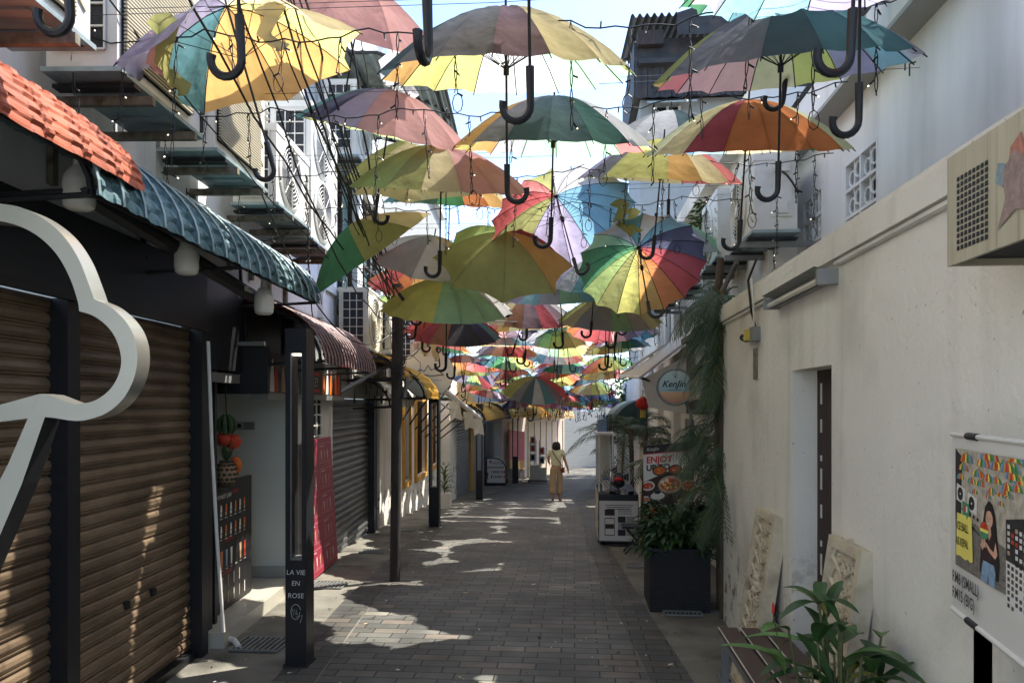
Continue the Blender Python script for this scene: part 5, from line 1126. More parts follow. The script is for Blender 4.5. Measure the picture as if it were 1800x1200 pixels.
# ================================================================ LEFT FAR OBJECTS
p0 = PG(850, 853); W = .8; p1 = p0 + Vector((W, 0.06, 0)); Hc = .98
r = thing('snack_cart', 'rounded white snack cart with a grid of product pictures at the left of the alley', 'cart', tuple(p0)); rr = (p1 - p0).normalized(); back = Vector((-rr.y, rr.x, 0))
prof = [(0, .1), (W, .1)] + [(W - .42 + .42 * math.cos(a * math.pi / 16), Hc - .42 + .42 * math.sin(a * math.pi / 16)) for a in range(9)] + [(0, Hc)]
mb = MB(); mb.prism(prof, p0, rr, (0, 0, 1), .8, M['white_paint'], M['canvas']); mb.build('body', r)
mb = MB(); pl = Pl(mb, p0, rr, (0, 0, 1)); pl.rect(.06, .62, W * .9, .68, M['plate'], .004)
for j in range(2):
    for k in range(7): pl.rect(.27 + k * .075, .27 + j * .17, .31 + k * .075, .37 + j * .17, M[['coil', 'plate', 'redfood', 'wood_dark'][(k + j) % 4]], .004)
pl.poly([(.03, .25), (.14, .22), (.18, .45), (.06, .5)], M['red'], .004); pl.rect(.22, .8, .28, .9, M['red'], .004); mb.build('print', r)
text('LIPSTICK', .12, p0 + rr * .3 + Vector((0, 0, .76)), rr, (0, 0, 1), M['wood_dark'], r, sx=.85, lift=.005)
mb = MB(); mb.tube([p0 + rr * a_ + Vector((0, -.005, b_)) for a_, b_ in prof[1:]], .02, M['darkmetal'], 5); mb.bb((p0.x, p0.y, p0.z + .04), (p0.x + W, p0.y + 1.2, p0.z + .1), M['darkmetal'])
for x in (.1, W - .1): q = p0 + rr * x; mb.lathe([(.001, -.02), (.05, -.02), (.05, .02), (.001, .021)], (q.x, q.y + .1, q.z + .05), M['blackp'], 12, (1, 0, 0))
mb.build('frame', r)
p = PG(943, 848); r = thing('display_rack', 'white wheeled rack of framed prints left of the walking woman', 'rack', tuple(p)); mb = MB(); mb.bb((p.x - .25, p.y, p.z + .1), (p.x + .1, p.y + .4, p.z + .65), M['cream_pl']); mb.bb((p.x + .1, p.y, p.z + .1), (p.x + .36, p.y + .3, p.z + .55), M['canvas']); mb.build('cabinet', r)
mb = MB()
for x in (-.25, -.02, .1, .36): mb.bb((p.x + x - .015, p.y + .1, p.z + .1), (p.x + x + .015, p.y + .13, p.z + 1.6), M['white_paint'])
for k, (x, z) in enumerate([(-.14, 1.3), (-.14, .95), (.2, 1.2), (.2, .85), (-.14, 1.6)]): mb.bb((p.x + x - .1, p.y + .05, p.z + z - .14), (p.x + x + .1, p.y + .09, p.z + z + .14), M['paper']); mb.bb((p.x + x - .06, p.y + .04, p.z + z - .09), (p.x + x + .06, p.y + .049, p.z + z + .09), M['coil' if k % 2 else 'redfood'])
mb.build('frames', r); mb = MB(); mb.bb((p.x - .32, p.y, p.z + .05), (p.x + .4, p.y + .4, p.z + .1), M['blackp'])
for x in (-.28, .36): mb.lathe([(.001, -.02), (.05, -.02), (.05, .02), (.001, .021)], (p.x + x, p.y, p.z + .05), M['blackp'], 10, (1, 0, 0))
mb.build('base', r)
a = P(899, 800, 28.6); r = thing('red_banner', 'red and yellow upright banner on the pink wall behind the far lamp post', 'banner', tuple(a)); mb = MB(); o = P(896, 842, 28.4); o2 = P(922, 842, 29.6); plate(mb, o, o2 - o, (0, 0, 1), (o2 - o).length, 1.9, .05, M['pink_wall']); mb.build('board', r)
mb = MB(); pl = Pl(mb, o, o2 - o, (0, 0, 1)); wd = (o2 - o).length; pl.rect(.0, .75, wd, 1.9, M['red'], .004); pl.rect(0, .4, wd, .75, M['yellow'], .004); pl.rect(0, 0, wd, .4, M['wood_dark'], .004); mb.build('print', r)
# white pot with plant
def leafblade(mb, p, d, l, w_, m_, droop=.35, up=Vector((0, 0, 1)), n=5, fold=.25):
    d = Vector(d).normalized(); side = d.cross(up)
    side = side.normalized() if side.length > .05 else Vector((1, 0, 0)); pts = []
    for i in range(n + 1):
        t = i / n; wv = w_ * math.sin(math.pi * min(1, t * .93 + .06)) ** .8 * (1 if i < n else .02)
        c = p + d * (l * t) - Vector((0, 0, droop * l * t * t)); nu = side.cross(d).normalized()
        pts += [c - side * wv / 2 + nu * wv * fold, c, c + side * wv / 2 + nu * wv * fold]
    mb.add(pts, [(i * 3 + j, i * 3 + j + 1, i * 3 + j + 4, i * 3 + j + 3) for i in range(n) for j in range(2)], m_)
g = PG(781, 893); r = thing('potted_plant', 'slim green plant in a square white pot by the second lamp post', 'potted plant', tuple(g)); mb = MB(); mb.prism([(-.12, 0), (.12, 0), (.15, .32), (-.15, .32)], g + Vector((0, -.13, 0)), (1, 0, 0), (0, 0, 1), .28, M['white_paint']); mb.build('pot', r)
mb = MB(); random.seed(4)
for k in range(26): a = random.random() * 6.28; leafblade(mb, g + Vector((0, 0, .3 + random.random() * .5)), (math.cos(a), math.sin(a), random.uniform(.4, 2)), random.uniform(.25, .5), .05, M['leaf3'], .5)
mb.tube([g + Vector((0, 0, .3)), g + Vector((.03, 0, .9))], .012, M['stem'], 5); mb.build('leaves', r)
# ---- palms
def frond(mb, p, d, L_, m_, droop=.6, nl=26, ll=.28, hang=.5, w_=.014):
    d = Vector(d).normalized(); pts = []; n = 8
    for i in range(n + 1):
        t = i / n; pts.append(p + d * (L_ * t) - Vector((0, 0, droop * L_ * t * t)))
    mb.tube(pts, [.006 * (1 - .8 * i / n) + .001 for i in range(n + 1)], M['stem'], 4, cap=False)
    for k in range(nl):
        t = .12 + .88 * k / nl; i = min(n - 1, int(t * n)); c = pts[i].lerp(pts[i + 1], t * n - i); tg = (pts[i + 1] - pts[i]).normalized(); sd = tg.cross(Vector((0, 0, 1)))
        sd = sd.normalized() if sd.length > .05 else Vector((1, 0, 0)); l = ll * math.sin(math.pi * min(.97, .12 + .8 * t)) ** .6
        for s in (-1, 1):
            dd = (sd * s + tg * .7 + Vector((0, 0, random.uniform(-.2, .15)))).normalized(); m1 = c + dd * l * .5 - Vector((0, 0, hang * l * .15)); e1 = c + dd * l * .95 - Vector((0, 0, hang * l * .6)); wv = tg * w_ * .5
            mb.add([c - wv * .5, c + wv * .5, m1 + wv, m1 - wv, e1], [(0, 1, 2, 3), (3, 2, 4)], m_)
def palm(g, h, n, L_, label, lean=0, spread=1.0, seed=1, stems=3):
    random.seed(seed); r = thing('palm', label, 'palm', tuple(g), 'potted palms on the right'); mb = MB()
    for k in range(stems): a = k * 2.1; mb.tube([g + Vector((.08 * math.cos(a), .08 * math.sin(a), 0)), g + Vector((.12 * math.cos(a), .12 * math.sin(a), h * .5)), g + Vector((.16 * math.cos(a), .16 * math.sin(a), h))], .025, M['bark'], 6)
    mb.build('trunk', r); mb = MB()
    for k in range(n): a = k * 2.4 + random.random(); e = random.uniform(.2, 1.6); frond(mb, g + Vector((.1 * math.cos(a), .1 * math.sin(a), h * random.uniform(.8, 1.05))), (math.cos(a) * spread, math.sin(a) * spread, e), L_ * random.uniform(.7, 1.1), M['leaf2'], random.uniform(.5, .9), 26, .32 * L_)
    mb.build('crown', r)
palm(Vector((.95, 11.6, zg(11.6))), 1.55, 22, .85, 'tall palm behind the souvenir stall', seed=3)
palm(Vector((.8, 14.5, zg(14.5))), 1.6, 18, 1.0, 'further palm left of the souvenir rack, arching over the alley', seed=8)
palm(Vector((1.1, 8.6, zg(8.6))), 1.2, 14, .6, 'small palm with drooping fronds above the food banner', seed=5)
# hanging vine palm by the wall corner
random.seed(11); r = thing('hanging_palm', 'dense dark palm climbing the corner of the cream wall with fronds drooping to the planter', 'palm', (1.1, 6.3, 0)); mb = MB(); mb.tube([(1.22, 6.25, 0), (1.2, 6.2, 1.2), (1.18, 6.3, 2.5), (1.2, 6.2, 2.9)], [.05, .045, .04, .03], M['bark'], 8); mb.build('trunk', r)
mb = MB()
for k in range(150):
    f = (k + random.random()) / 150; px = random.uniform(1245, 1300) - (12 * math.sin(f * 9)); py = 500 + 420 * f; D = random.uniform(5.85, 6.5); p = P(px, py, D); a = random.uniform(math.pi * .95, math.pi * 1.8)
    dense = .85 if py > 780 else .62
    frond(mb, p, (math.cos(a) * 1.0, math.sin(a) * .7, random.uniform(-.1, .8)), random.uniform(.22, .48) * dense, M['leaf2'], random.uniform(.9, 1.7), 20, .16, .9, .009)
for k in range(14): p = P(random.uniform(1235, 1290), random.uniform(500, 560), 6.3); frond(mb, p, (random.uniform(-1.2, .1), -.4, random.uniform(0, .7)), .4, M['leaf2'], 1.1, 20, .16, .9, .009)
for k in range(9): p = P(random.uniform(1215, 1262), random.uniform(735, 775), 6.8); frond(mb, p, (random.uniform(-1.2, -.3), -.4, random.uniform(.0, .3)), .32, M['leaf2'], .9, 22, .2, .9, .009)
mb.build('fronds', r)
# planter foliage
def bush(name, label, c, rad, n, l, w_, m_s, seed, stemh=.3, cat='plant', parent=None):
    random.seed(seed); r = parent or thing(name, label, cat, tuple(c)); mb = MB()
    for k in range(n):
        a = random.random() * 6.28; rr = rad * random.random() ** .5; z = random.random(); p = Vector((c[0] + rr * math.cos(a) * (1 - .3 * z), c[1] + rr * math.sin(a) * (1 - .3 * z), c[2] + z * stemh + .06 * math.sin(a * 3)))
        leafblade(mb, p, (math.cos(a) + random.uniform(-.4, .4), math.sin(a) + random.uniform(-.4, .4), random.uniform(-.3, 1.2)), l * random.uniform(.6, 1.2), w_ * random.uniform(.7, 1.2), random.choice(m_s), .4, n=3)
    mb.build('foliage', r); mb = MB()
    for k in range(14): a = k * .9; mb.tube([Vector(c), Vector(c) + Vector((rad * .7 * math.cos(a), rad * .7 * math.sin(a), stemh * (.5 + .5 * (k % 2))))], .006, M['stem'], 4)
    mb.build('stems', r); return r
x0, x1, y0, y1 = PLX
bush('bush', 'dark leafy bush growing in the black woven planter', ((x0 + x1) / 2, (y0 + y1) / 2, .48),   .36, 1700, .085, .04, [M['leaf'], M['leaf2']], 2, .34)
bush('bush', 'leafy pot plant on the upper ledge between the right air conditioners', (1.5, 7.9, 3.5), .28, 260, .12, .06, [M['leaf'], M['leaf3']], 9, .3)
# foreground plant
random.seed(21); g = Vector((.90, 2.62, 0)); r = thing('foreground_plant', 'broad leaved green plant with a small red flower in front of the bench', 'plant', tuple(g)); mb = MB()
st = MB()
for k in range(38):
    a = random.random() * 6.28; top = g + Vector((.2 * random.random() * math.cos(a), .17 * random.random() * math.sin(a), random.uniform(.55, .95))); st.tube([g + Vector((.05 * math.cos(a), .05 * math.sin(a), .35)), g.lerp(top, .6), top], .004, M['stem'], 5)
    for q in range(2):
        b = a + random.uniform(-1.2, 1.2); leafblade(mb, top - Vector((0, 0, .1 * q)), (math.cos(b), math.sin(b), random.uniform(-.1, 1.5)), random.uniform(.16, .27), random.uniform(.045, .07), random.choice([M['leaf']] * 6 + [M['leaf3']] * 2 + [M['leaf4']]), random.uniform(.2, .7), n=7, fold=.18)
p = P(1512, 1150, 2.6); st.tube([P(1490, 1175, 2.6), p], .003, M['stem'], 5); leafblade(mb, p, (1, .05, .05), .17, .045, M['leaf'], .28, n=8, fold=.15)
leafblade(mb, P(1497, 1160, 2.6), (.9, -.2, -.5), .16, .045, M['leaf'], .4, n=8)
p = P(1440, 1060, 2.65); 
for b, e in ((2.6, .9), (1.2, 1.2), (3.6, .3), (5.3, .6)): leafblade(mb, p, (math.cos(b), math.sin(b), e), .19, .05, M['leaf'], .5, n=8, fold=.15)
st.tube([g + Vector((0, 0, .35)), p], .005, M['stem'], 5)
mb.build('leaves', r, smooth=True); st.build('stems', r)
mb = MB(); q = P(1359, 1078, 2.5); mb.lathe([(.001, 0), (.006, .006), (.004, .03), (.001, .04)], q, M['redlan'], 8); mb.tube([q, P(1375, 1160, 2.5)], .002, M['stem'], 4); mb.build('flower', r)
mb = MB(); mb.lathe([(.001, 0), (.14, 0), (.17, .3), (.175, .36), (.16, .36), (.15, .33), (.001, .33)], g, M['darkmetal'], 24); mb.build('pot', r, smooth=True)
# far trees
def tree(p, h, R0, n, label, seed):
    random.seed(seed); r = thing('tree', label, 'tree', tuple(p), 'trees beyond the end of the alley'); mb = MB(); p = Vector(p)
    mb.tube([p, p + Vector((.1, 0, h * .5)), p + Vector((0, .1, h * .8))], [.2, .14, .06], M['bark'], 8)
    for k in range(5): a = k * 1.3; mb.tube([p + Vector((0, 0, h * .5)), p + Vector((R0 * .6 * math.cos(a), R0 * .6 * math.sin(a), h * .8))], [.08, .02], M['bark'], 5)
    mb.build('trunk', r); mb = MB()
    cl = [(Vector((random.uniform(-1, 1), random.uniform(-1, 1), random.uniform(-.6, .8))) * R0 * .7, random.uniform(.35, .6) * R0) for _ in range(12)]
    for k in range(n):
        c_, rr = random.choice(cl); v = Vector((random.gauss(0, 1), random.gauss(0, 1), random.gauss(0, 1))).normalized() * rr * random.uniform(.6, 1.05); q = p + Vector((0, 0, h * .8)) + c_ + v; d1 = Vector((random.uniform(-1, 1), random.uniform(-1, 1), random.uniform(-1, 1))).normalized() * .13; d2 = d1.cross(Vector((random.random(), random.random(), 1))).normalized() * .07
        mb.add([q - d1, q + d2, q + d1, q - d2], [(0, 1, 2, 3)], M['leaf3'] if k % 3 else M['leaf'])
    mb.build('crown', r)
tree((2.7, 24.0, -1.1), 3.4, 1.1, 2600, 'sunlit green tree rising above the right houses at the far end', 31)
tree((-1.5, 42, -1.5), 4.5, 2.6, 3000, 'large green tree behind the pale building that closes the alley', 33)
tree((4.5, 42, -1.5), 4.5, 2.8, 3000, 'green tree behind the white louvred front', 34)
# ================================================================ CLOUD SIGN (left foreground)
def arc(cx, cy, r_, a0, a1, n): return [(cx + r_ * math.cos(R_(a0 + (a1 - a0) * k / n)), cy + r_ * math.sin(R_(a0 + (a1 - a0) * k / n))) for k in range(n + 1)]
Dc = 2.45; k_ = Dc / F
# outline in photo-sized units (x right, y up) converted to metres on one upright plane
outer = [(-260, -420)] + arc(0 - 140, -440, 130, 170, 95, 8) + [(-110, -362)] + arc(0, -548, 190, 106, 6, 18) + arc(172, -628, 94, 70, -52, 14)
inner_top = arc(0, -548, 150, 100, 3, 16)
oL = [(-330, -640)] + arc(-245, -590, 95, 160, 110, 6) + arc(0, -548, 190, 132, 4, 26) + arc(153, -636, 114, 76, -98, 26) + [(100, -740), (0, -955), (-10, -962)]
iL = [(-60, -955), (48, -737)] + [(0, -741), (-70, -735), (-200, -700)]
body_out = [(x, -y) for x, y in []]
O = P(0, 600, Dc); rxv = Vector((math.cos(.02), math.sin(.02), 0)); uz = Vector((0, 0, 1)); nn = rxv.cross(uz)
def band(mb, out_, in_, m_, side, depth=.075):
    # strip between two open polylines with equal counts
    n = len(out_); 
    def W(pt, d): return O + rxv * (pt[0] * k_) + uz * ((600 + pt[1]) * k_) - nn * d
    F0 = [W(p, 0) for p in out_]; F1 = [W(p, 0) for p in in_]; B0 = [W(p, depth) for p in out_]; B1 = [W(p, depth) for p in in_]
    mb_f, mb_s = mb
    mb_f.add(F0 + F1, [(i, i + 1, n + i + 1, n + i) for i in range(n - 1)], m_)
    mb_s.add(B0 + B1, [(i, n + i, n + i + 1, i + 1) for i in range(n - 1)], side)
    for a_, b_ in ((F0, B0), (F1, B1)): mb_s.add(a_ + b_, [(i, i + 1, n + i + 1, n + i) for i in range(n - 1)], side)
    mb_s.add([F0[0], F1[0], B1[0], B0[0], F0[-1], F1[-1], B1[-1], B0[-1]], [(0, 1, 2, 3), (4, 5, 6, 7)], side)
sg = thing('cloud_sign', 'large ivory cloud shaped outline sign with a slanted leg in the left foreground', 'sign', (O.x, O.y, 0))
ff, ss = MB(), MB()
def P2(lst): return [(x, -y) for x, y in lst]
def resamp(l, n):
    d = [0]
    for a_, b_ in zip(l, l[1:]): d.append(d[-1] + math.hypot(b_[0] - a_[0], b_[1] - a_[1]))
    out = []
    for k in range(n):
        t = d[-1] * k / (n - 1); i = max(j for j in range(len(d)) if d[j] <= t + 1e-9); i = min(i, len(l) - 2); f = (t - d[i]) / max(1e-9, d[i + 1] - d[i]); out.append((l[i][0] + (l[i + 1][0] - l[i][0]) * f, l[i][1] + (l[i + 1][1] - l[i][1]) * f))
    return out
MR = lambda l: [(-120 - x, y) for x, y in l[::-1]]
half_o = P2([(0, 358), (40, 366), (80, 386), (115, 415), (143, 455), (162, 500), (172, 527)])
half_i = P2([(0, 389), (40, 400), (75, 420), (105, 450), (128, 490), (142, 530), (145, 548)])
lobe1o = MR(half_o) + P2([(-60, 352)]) + half_o; lobe1i = MR(half_i) + P2([(-60, 385)]) + half_i
lobe2o = P2([(172, 527), (200, 540), (228, 565), (245, 595), (250, 630), (244, 665), (225, 700), (195, 725), (160, 737), (135, 739), (99, 734)])
lobe2i = P2([(145, 548), (170, 556), (196, 575), (213, 600), (221, 632), (216, 660), (200, 685), (175, 703), (150, 709), (132, 709), (90, 694)])
tail_o = P2([(51, 735), (0, 741), (-110, 741), (-219, 734)]); tail_i = P2([(73, 692), (0, 711), (-110, 711), (-210, 694)])
def crom(l, n=7):
    out = []; L2_ = [(2 * l[0][0] - l[1][0], 2 * l[0][1] - l[1][1])] + l + [(2 * l[-1][0] - l[-2][0], 2 * l[-1][1] - l[-2][1])]
    for i in range(1, len(L2_) - 2):
        p0_, p1_, p2_, p3_ = L2_[i - 1:i + 3]
        for k in range(n):
            t = k / n; out.append(tuple(.5 * (2 * p1_[d] + (p2_[d] - p0_[d]) * t + (2 * p0_[d] - 5 * p1_[d] + 4 * p2_[d] - p3_[d]) * t * t + (3 * p1_[d] - p0_[d] - 3 * p2_[d] + p3_[d]) * t ** 3) for d in (0, 1)))
    return out + [l[-1]]
lobe1o, lobe1i, lobe2o, lobe2i = crom(lobe1o), crom(lobe1i), crom(lobe2o), crom(lobe2i); ml_o, ml_i = MR(lobe2o), MR(lobe2i)
band((ff, ss), resamp(ml_o, 60), resamp(ml_i, 60), M['cloudface'], M['chrome'])
band((ff, ss), resamp(lobe1o, 110), resamp(lobe1i, 110), M['cloudface'], M['chrome']); band((ff, ss), resamp(lobe2o, 60), resamp(lobe2i, 60), M['cloudface'], M['chrome'])
band((ff, ss), resamp(P2([(99, 734), (83, 731), (51, 735)]), 3), resamp(P2([(90, 694), (73, 692), (73, 692.5)]), 3), M['cloudface'], M['chrome'])
band((ff, ss), tail_o, tail_i, M['cloudface'], M['chrome'])
lege = MB()
band((ff, lege), P2([(83, 731), (40, 850), (0, 940), (-45, 1040), (-95, 1150)]), P2([(51, 735), (15, 815), (-20, 880), (-70, 980), (-125, 1100)]), M['cloudface'], M['black'], .08)
ff.build('front_face', sg); ss.build('return_edge', sg, smooth=True); lege.build('leg_edge', sg)
mb = MB(); q = O + rxv * (-110 * k_) + nn * -.04; mb.box((q.x, q.y, (600 - 1130) * k_ / 2 + HCAM / 2 + .22), (.1, .08, abs(HCAM + (710 - 1130) * k_)), M['black']); mb.build('stand', sg)
# ================================================================ UMBRELLAS
PAL = dict(red=(196, 62, 62), crimson=(168, 48, 66), orange=(226, 124, 42), amber=(222, 166, 70), yellow=(232, 214, 100), cream=(232, 218, 170), sand=(222, 200, 142), olive=(164, 166, 84), lime=(178, 206, 112), mint=(160, 212, 166), green=(66, 150, 92), teal=(70, 134, 142), dteal=(62, 92, 100), cyan=(150, 205, 215), blue=(96, 156, 186), navy=(52, 58, 96), lav=(176, 166, 198), mauve=(126, 100, 112), pink=(228, 158, 148), salmon=(232, 112, 104), grey=(120, 122, 128), lgrey=(178, 180, 182), white=(226, 226, 222), dkgreen=(40, 96, 84), brown=(150, 96, 60), dark=(40, 38, 44))
PALL = {k: tuple(min(.66, .78 * x + .10 * sum(SRG(v)) / 3 + .05) for x in SRG(v)) for k, v in PAL.items()}
WORD = dict(red='red', crimson='crimson', orange='orange', amber='amber', yellow='yellow', cream='cream', sand='sand', olive='olive', lime='lime', mint='mint', green='green', teal='teal', dteal='dark teal', cyan='pale cyan', blue='blue', navy='navy', lav='lavender', mauve='mauve', pink='pink', salmon='salmon', grey='grey', lgrey='light grey', white='white', dkgreen='deep green', brown='brown', dark='black')
def canopy(mb, N, cols, R=.56, H=.275, missing=(), wear=0, rnd=None):
    rings = 7; sub = 3
    for g in range(N):
        if g in missing: continue
        a0, a1 = 2 * math.pi * g / N, 2 * math.pi * (g + 1) / N; vs = []
        for i in range(rings + 1):
            t = i / rings
            for j in range(sub + 1):
                s = j / sub; a = a0 + (a1 - a0) * s; e = 4 * s * (1 - s)
                rad = R * t * (1 - e * (.055 if N > 10 else .11) * t * t * t) * (math.cos(math.pi / N) / math.cos((s - .5) * 2 * math.pi / N) * e + (1 - e))
                z = H * (1 - t ** 1.85) + .007 * t * math.sin(a0 * 3.1 + H * 50) * e + .004 * t * math.sin(a * 17 + t * 9) - e * (.012 if N > 10 else .03) * math.sin(math.pi * min(1, t)) 
                vs.append((rad * math.cos(a), rad * math.sin(a), z))
        k = sub + 1; fs = [(i * k + j, i * k + j + 1, (i + 1) * k + j + 1, (i + 1) * k + j) for i in range(rings) for j in range(sub)]
        mb.add(vs, fs, M['cloth'], PALL[cols[g % len(cols)]])
def cols16(near, far, N=16):
    out = ['grey'] * N; h = N // 2
    for i, c in enumerate(near[:h]): out[h + i] = c
    for i, c in enumerate(far[:h]): out[h - 1 - i] = c
    return out
def frame_(mb, N, R, H, missing=()):
    for g in range(N):
        a = 2 * math.pi * g / N; pts = []
        for i in range(6):
            t = i / 5 * 1.01; pts.append((R * t * math.cos(a), R * t * math.sin(a), H * (1 - t ** 1.85) - .006))
        mb.tube(pts, .0028, M['cable'], 4, cap=False)
        if R > .4: mb.tube([(.012 * math.cos(a), .012 * math.sin(a), H - .24), (R * .5 * math.cos(a), R * .5 * math.sin(a), H * (1 - .5 ** 1.85) - .008)], .0018, M['cable'], 4, cap=False)
def shaft_pts(H): return [(0, 0, H + .06), (0, 0, H - .66)]
def hook(mb, H, rnd=0.0, r_=.0125):
    z0 = H - .64; pts = [(0, 0, z0), (0, 0, z0 - .12)]; R = .046; c, s = math.cos(rnd), math.sin(rnd)
    for k in range(11):
        a = math.pi * 1.12 * k / 10; x = -R + R * math.cos(a); pts.append((x * c, x * s, z0 - .12 - R * math.sin(a)))
    mb.tube(pts, [r_ * 1.15, r_] + [r_] * 10 + [r_ * 1.15], M['black'], 8)
def umbrella(pos, tx, ty, tz, cols, label, N=16, R=.56, H=.275, missing=(), hk=0.0, rag=None, shaft=True, group='colourful umbrellas hung over the alley', detail=True):
    u = thing('umbrella', label, 'umbrella', (0, 0, 0), group)
    mb = MB(); canopy(mb, N, cols, R, H, missing); mb.build('canopy', u, smooth=True, sharp=None)
    if detail:
        mb = MB(); frame_(mb, N, R, H); mb.build('rib_frame', u)
    if shaft:
        mb = MB(); mb.tube(shaft_pts(H), .0055, M['cable'], 7); mb.lathe([(.013, H - .27), (.013, H - .23), (.001, H - .229)], (0, 0, 0), M['cable'], 8); mb.build('shaft', u, smooth=True)
        mb = MB(); hook(mb, H, hk); mb.build('handle', u, smooth=True)
    for (x, y, z), L_, c in (rag or []):
            mb = MB(); vs = []
            for i in range(9):
                t = i / 8; wd = .055 * (1 - .6 * t) + .015 * math.sin(i * 2.1)
                vs += [(x - wd + .03 * math.sin(i), y + .02 * math.cos(i * 1.4), z - L_ * t), (x + .01 * math.sin(i * 2), y - .015, z - L_ * t), (x + wd + .03 * math.sin(i), y + .02 * math.sin(i * 1.2), z - L_ * t)]
            mb.add(vs, [(i * 3 + j, i * 3 + j + 1, i * 3 + j + 4, i * 3 + j + 3) for i in range(8) for j in range(2)], M['cloth'], PALL[c])
            mb.build('torn_strip', u, smooth=True, sharp=None)
    u.rotation_euler = (R_(tx), R_(ty), R_(tz)); u.location = pos
    return u
def U(px, py, wpx, tx, ty, near, far, label, N=16, tz=0, missing=(), hk=0.0, rag=None, R=.56, shaft=True, D=None):
    D = D or 2 * R * F / wpx
    return umbrella(P(px, py, D), tx + (4 if 0 < tx < 20 else 0), ty, tz, cols16(near.split(), far.split(), N), label, N, R, .275 * R / .56, missing, hk, rag, shaft)
U(890, 135, 448, 12, 1, 'dteal dteal grey grey mauve sand sand olive', 'amber yellow yellow white white mint mint mint', 'large umbrella at the top centre, grey and beige outside with yellow, white and mint inside', hk=3.0)
U(1372, 130, 448, 12, -3, 'olive grey grey dteal teal teal lgrey white', 'amber salmon pink pink sand yellow lav cyan', 'large umbrella at the upper right with teal outside and salmon, peach and lavender inside', hk=0)
U(972, 262, 356, 11, 2, 'amber amber grey dteal dteal dkgreen white white', 'yellow amber lgrey mint mint mint salmon yellow', 'second umbrella down the centre, dark teal and white outside with mint and coral inside')
U(1310, 268, 352, 14, 0, 'cream sand crimson orange orange orange cream sand', 'navy lav blue cyan sand sand green olive', 'right umbrella with a bright red and orange outside and blue, sand and green inside')
U(680, 240, 315, 12, 14, 'dkgreen teal navy lav pink pink pink pink', 'olive olive lime lime cyan cream yellow yellow', 'left umbrella leaning to the right, pink outside and lime and yellow inside', hk=3.0)
U(430, 118, 300, 4, -14, 'lav lav amber sand', 'teal amber amber yellow', 'torn yellow umbrella with lavender and teal gores at the upper left', N=8, D=3.5, R=.58, missing=(6,), rag=[((-.2, -.35, .16), .34, 'olive'), ((.25, -.3, .1), .2, 'sand'), ((-.26, -.3, .12), .2, 'pink')])
U(625, 60, 300, 24, 20, 'amber pink pink pink', 'white white dteal pink', 'ragged pink umbrella with torn white cloth at the top left of centre', N=8, D=4.4, missing=(1, 2), rag=[((.25, .2, .0), .3, 'white'), ((.1, .35, 0), .26, 'white'), ((.38, .05, 0), .25, 'white')])
U(1395, -12, 330, 10, 2, 'cyan cyan cyan blue blue cyan lgrey white', 'green green cyan teal teal teal grey lgrey', 'pale blue and green umbrella cut off by the top edge on the right', D=3.6)
U(928, -108, 420, 12, 0, 'crimson red amber yellow cream cream cream mint', 'red red salmon yellow yellow cream cyan cyan', 'red and yellow umbrella mostly above the top edge of the view', D=2.3, hk=0)
U(1512, -62, 420, 8, -4, 'pink white white lgrey lav lav cyan cyan', 'pink white cyan cyan lav lav pink pink', 'pale pink and white umbrella above the top right corner', D=2.43, hk=.1)
U(742, -270, 420, 6, 0, 'teal teal green lime yellow yellow orange red', 'red orange yellow lime green teal blue lav', 'rainbow umbrella overhead whose black handle hangs into the top centre', D=1.9, hk=1.45)
U(100, -323, 420, 2, 0, 'teal blue lav lav pink pink red red', 'red orange yellow lime green teal blue lav', 'umbrella overhead whose curved handle hangs into the top left corner', D=1.9, hk=0)
U(1512, -243, 420, 4, 0, 'teal blue lav lav pink pink red red', 'lime orange yellow lime green teal blue lav', 'umbrella overhead whose curved handle hangs in front of the grey eave', D=1.95, hk=.1)
U(408, -215, 420, 3, 0, 'yellow yellow amber amber orange orange red red', 'lime orange yellow lime green teal blue lav', 'umbrella overhead whose curved handle hangs in front of the torn yellow umbrella', D=2.07, hk=0)
U(1178, 262, 230, 10, 0, 'lgrey lgrey white white dteal grey lgrey white', 'white cream yellow yellow yellow sand cyan white', 'small white and pale grey umbrella behind the two right-hand ones', D=5.6)
U(742, 312, 250, 34, 2, 'olive sand sand olive', 'cream cream sand lime', 'broad pale olive umbrella seen from outside behind the left pink one', N=8, D=5.5, R=.58, shaft=False)
U(775, 335, 318, 12, 4, 'olive lime lime olive sand pink pink pink', 'lime lime teal cyan cyan pink pink pink', 'wide umbrella with lime, cyan and pink gores left of centre, third row')
U(790, 360, 300, 11, 4, 'teal teal dkgreen dkgreen green orange amber sand', 'cyan cyan cyan amber sand olive olive olive', 'umbrella with a dark green band and orange edge below the wide pink one', D=6.3)
U(1160, 318, 285, 12, 4, 'lav grey yellow yellow amber sand salmon salmon', 'yellow yellow sand sand sand salmon salmon pink', 'yellow and sand umbrella with a coral right half, right of centre')
U(990, 390, 250, -28, -14, 'red red salmon olive lgrey lgrey lgrey blue', 'olive olive lav lav lav blue blue blue', 'slanting umbrella with blue and lavender gores and a long leaning shaft', D=5.6, rag=[((.42, -.05, .02), .36, 'olive'), ((.5, .06, .0), .24, 'yellow')], hk=2.8)
U(1128, 470, 222, -40, -4, 'green mint lgrey teal lgrey blue navy navy', 'green lime olive yellow amber orange red crimson', 'umbrella tipped to show its ribs, rainbow gores from green through orange to dark red', D=5.7, R=.5, hk=3.1)
U(885, 460, 240, 44, 3, 'olive olive olive amber', 'lime yellow orange crimson', 'umbrella tipped forward showing an olive yellow and orange outside with a crimson edge', N=8, D=5.9, R=.56, tz=8, hk=2.9)
U(652, 448, 225, 16, -34, 'green green olive sand', 'dkgreen mauve salmon salmon', 'umbrella hanging steeply on its side on the left with green, mauve and coral gores', N=8, D=5.8, hk=.5)
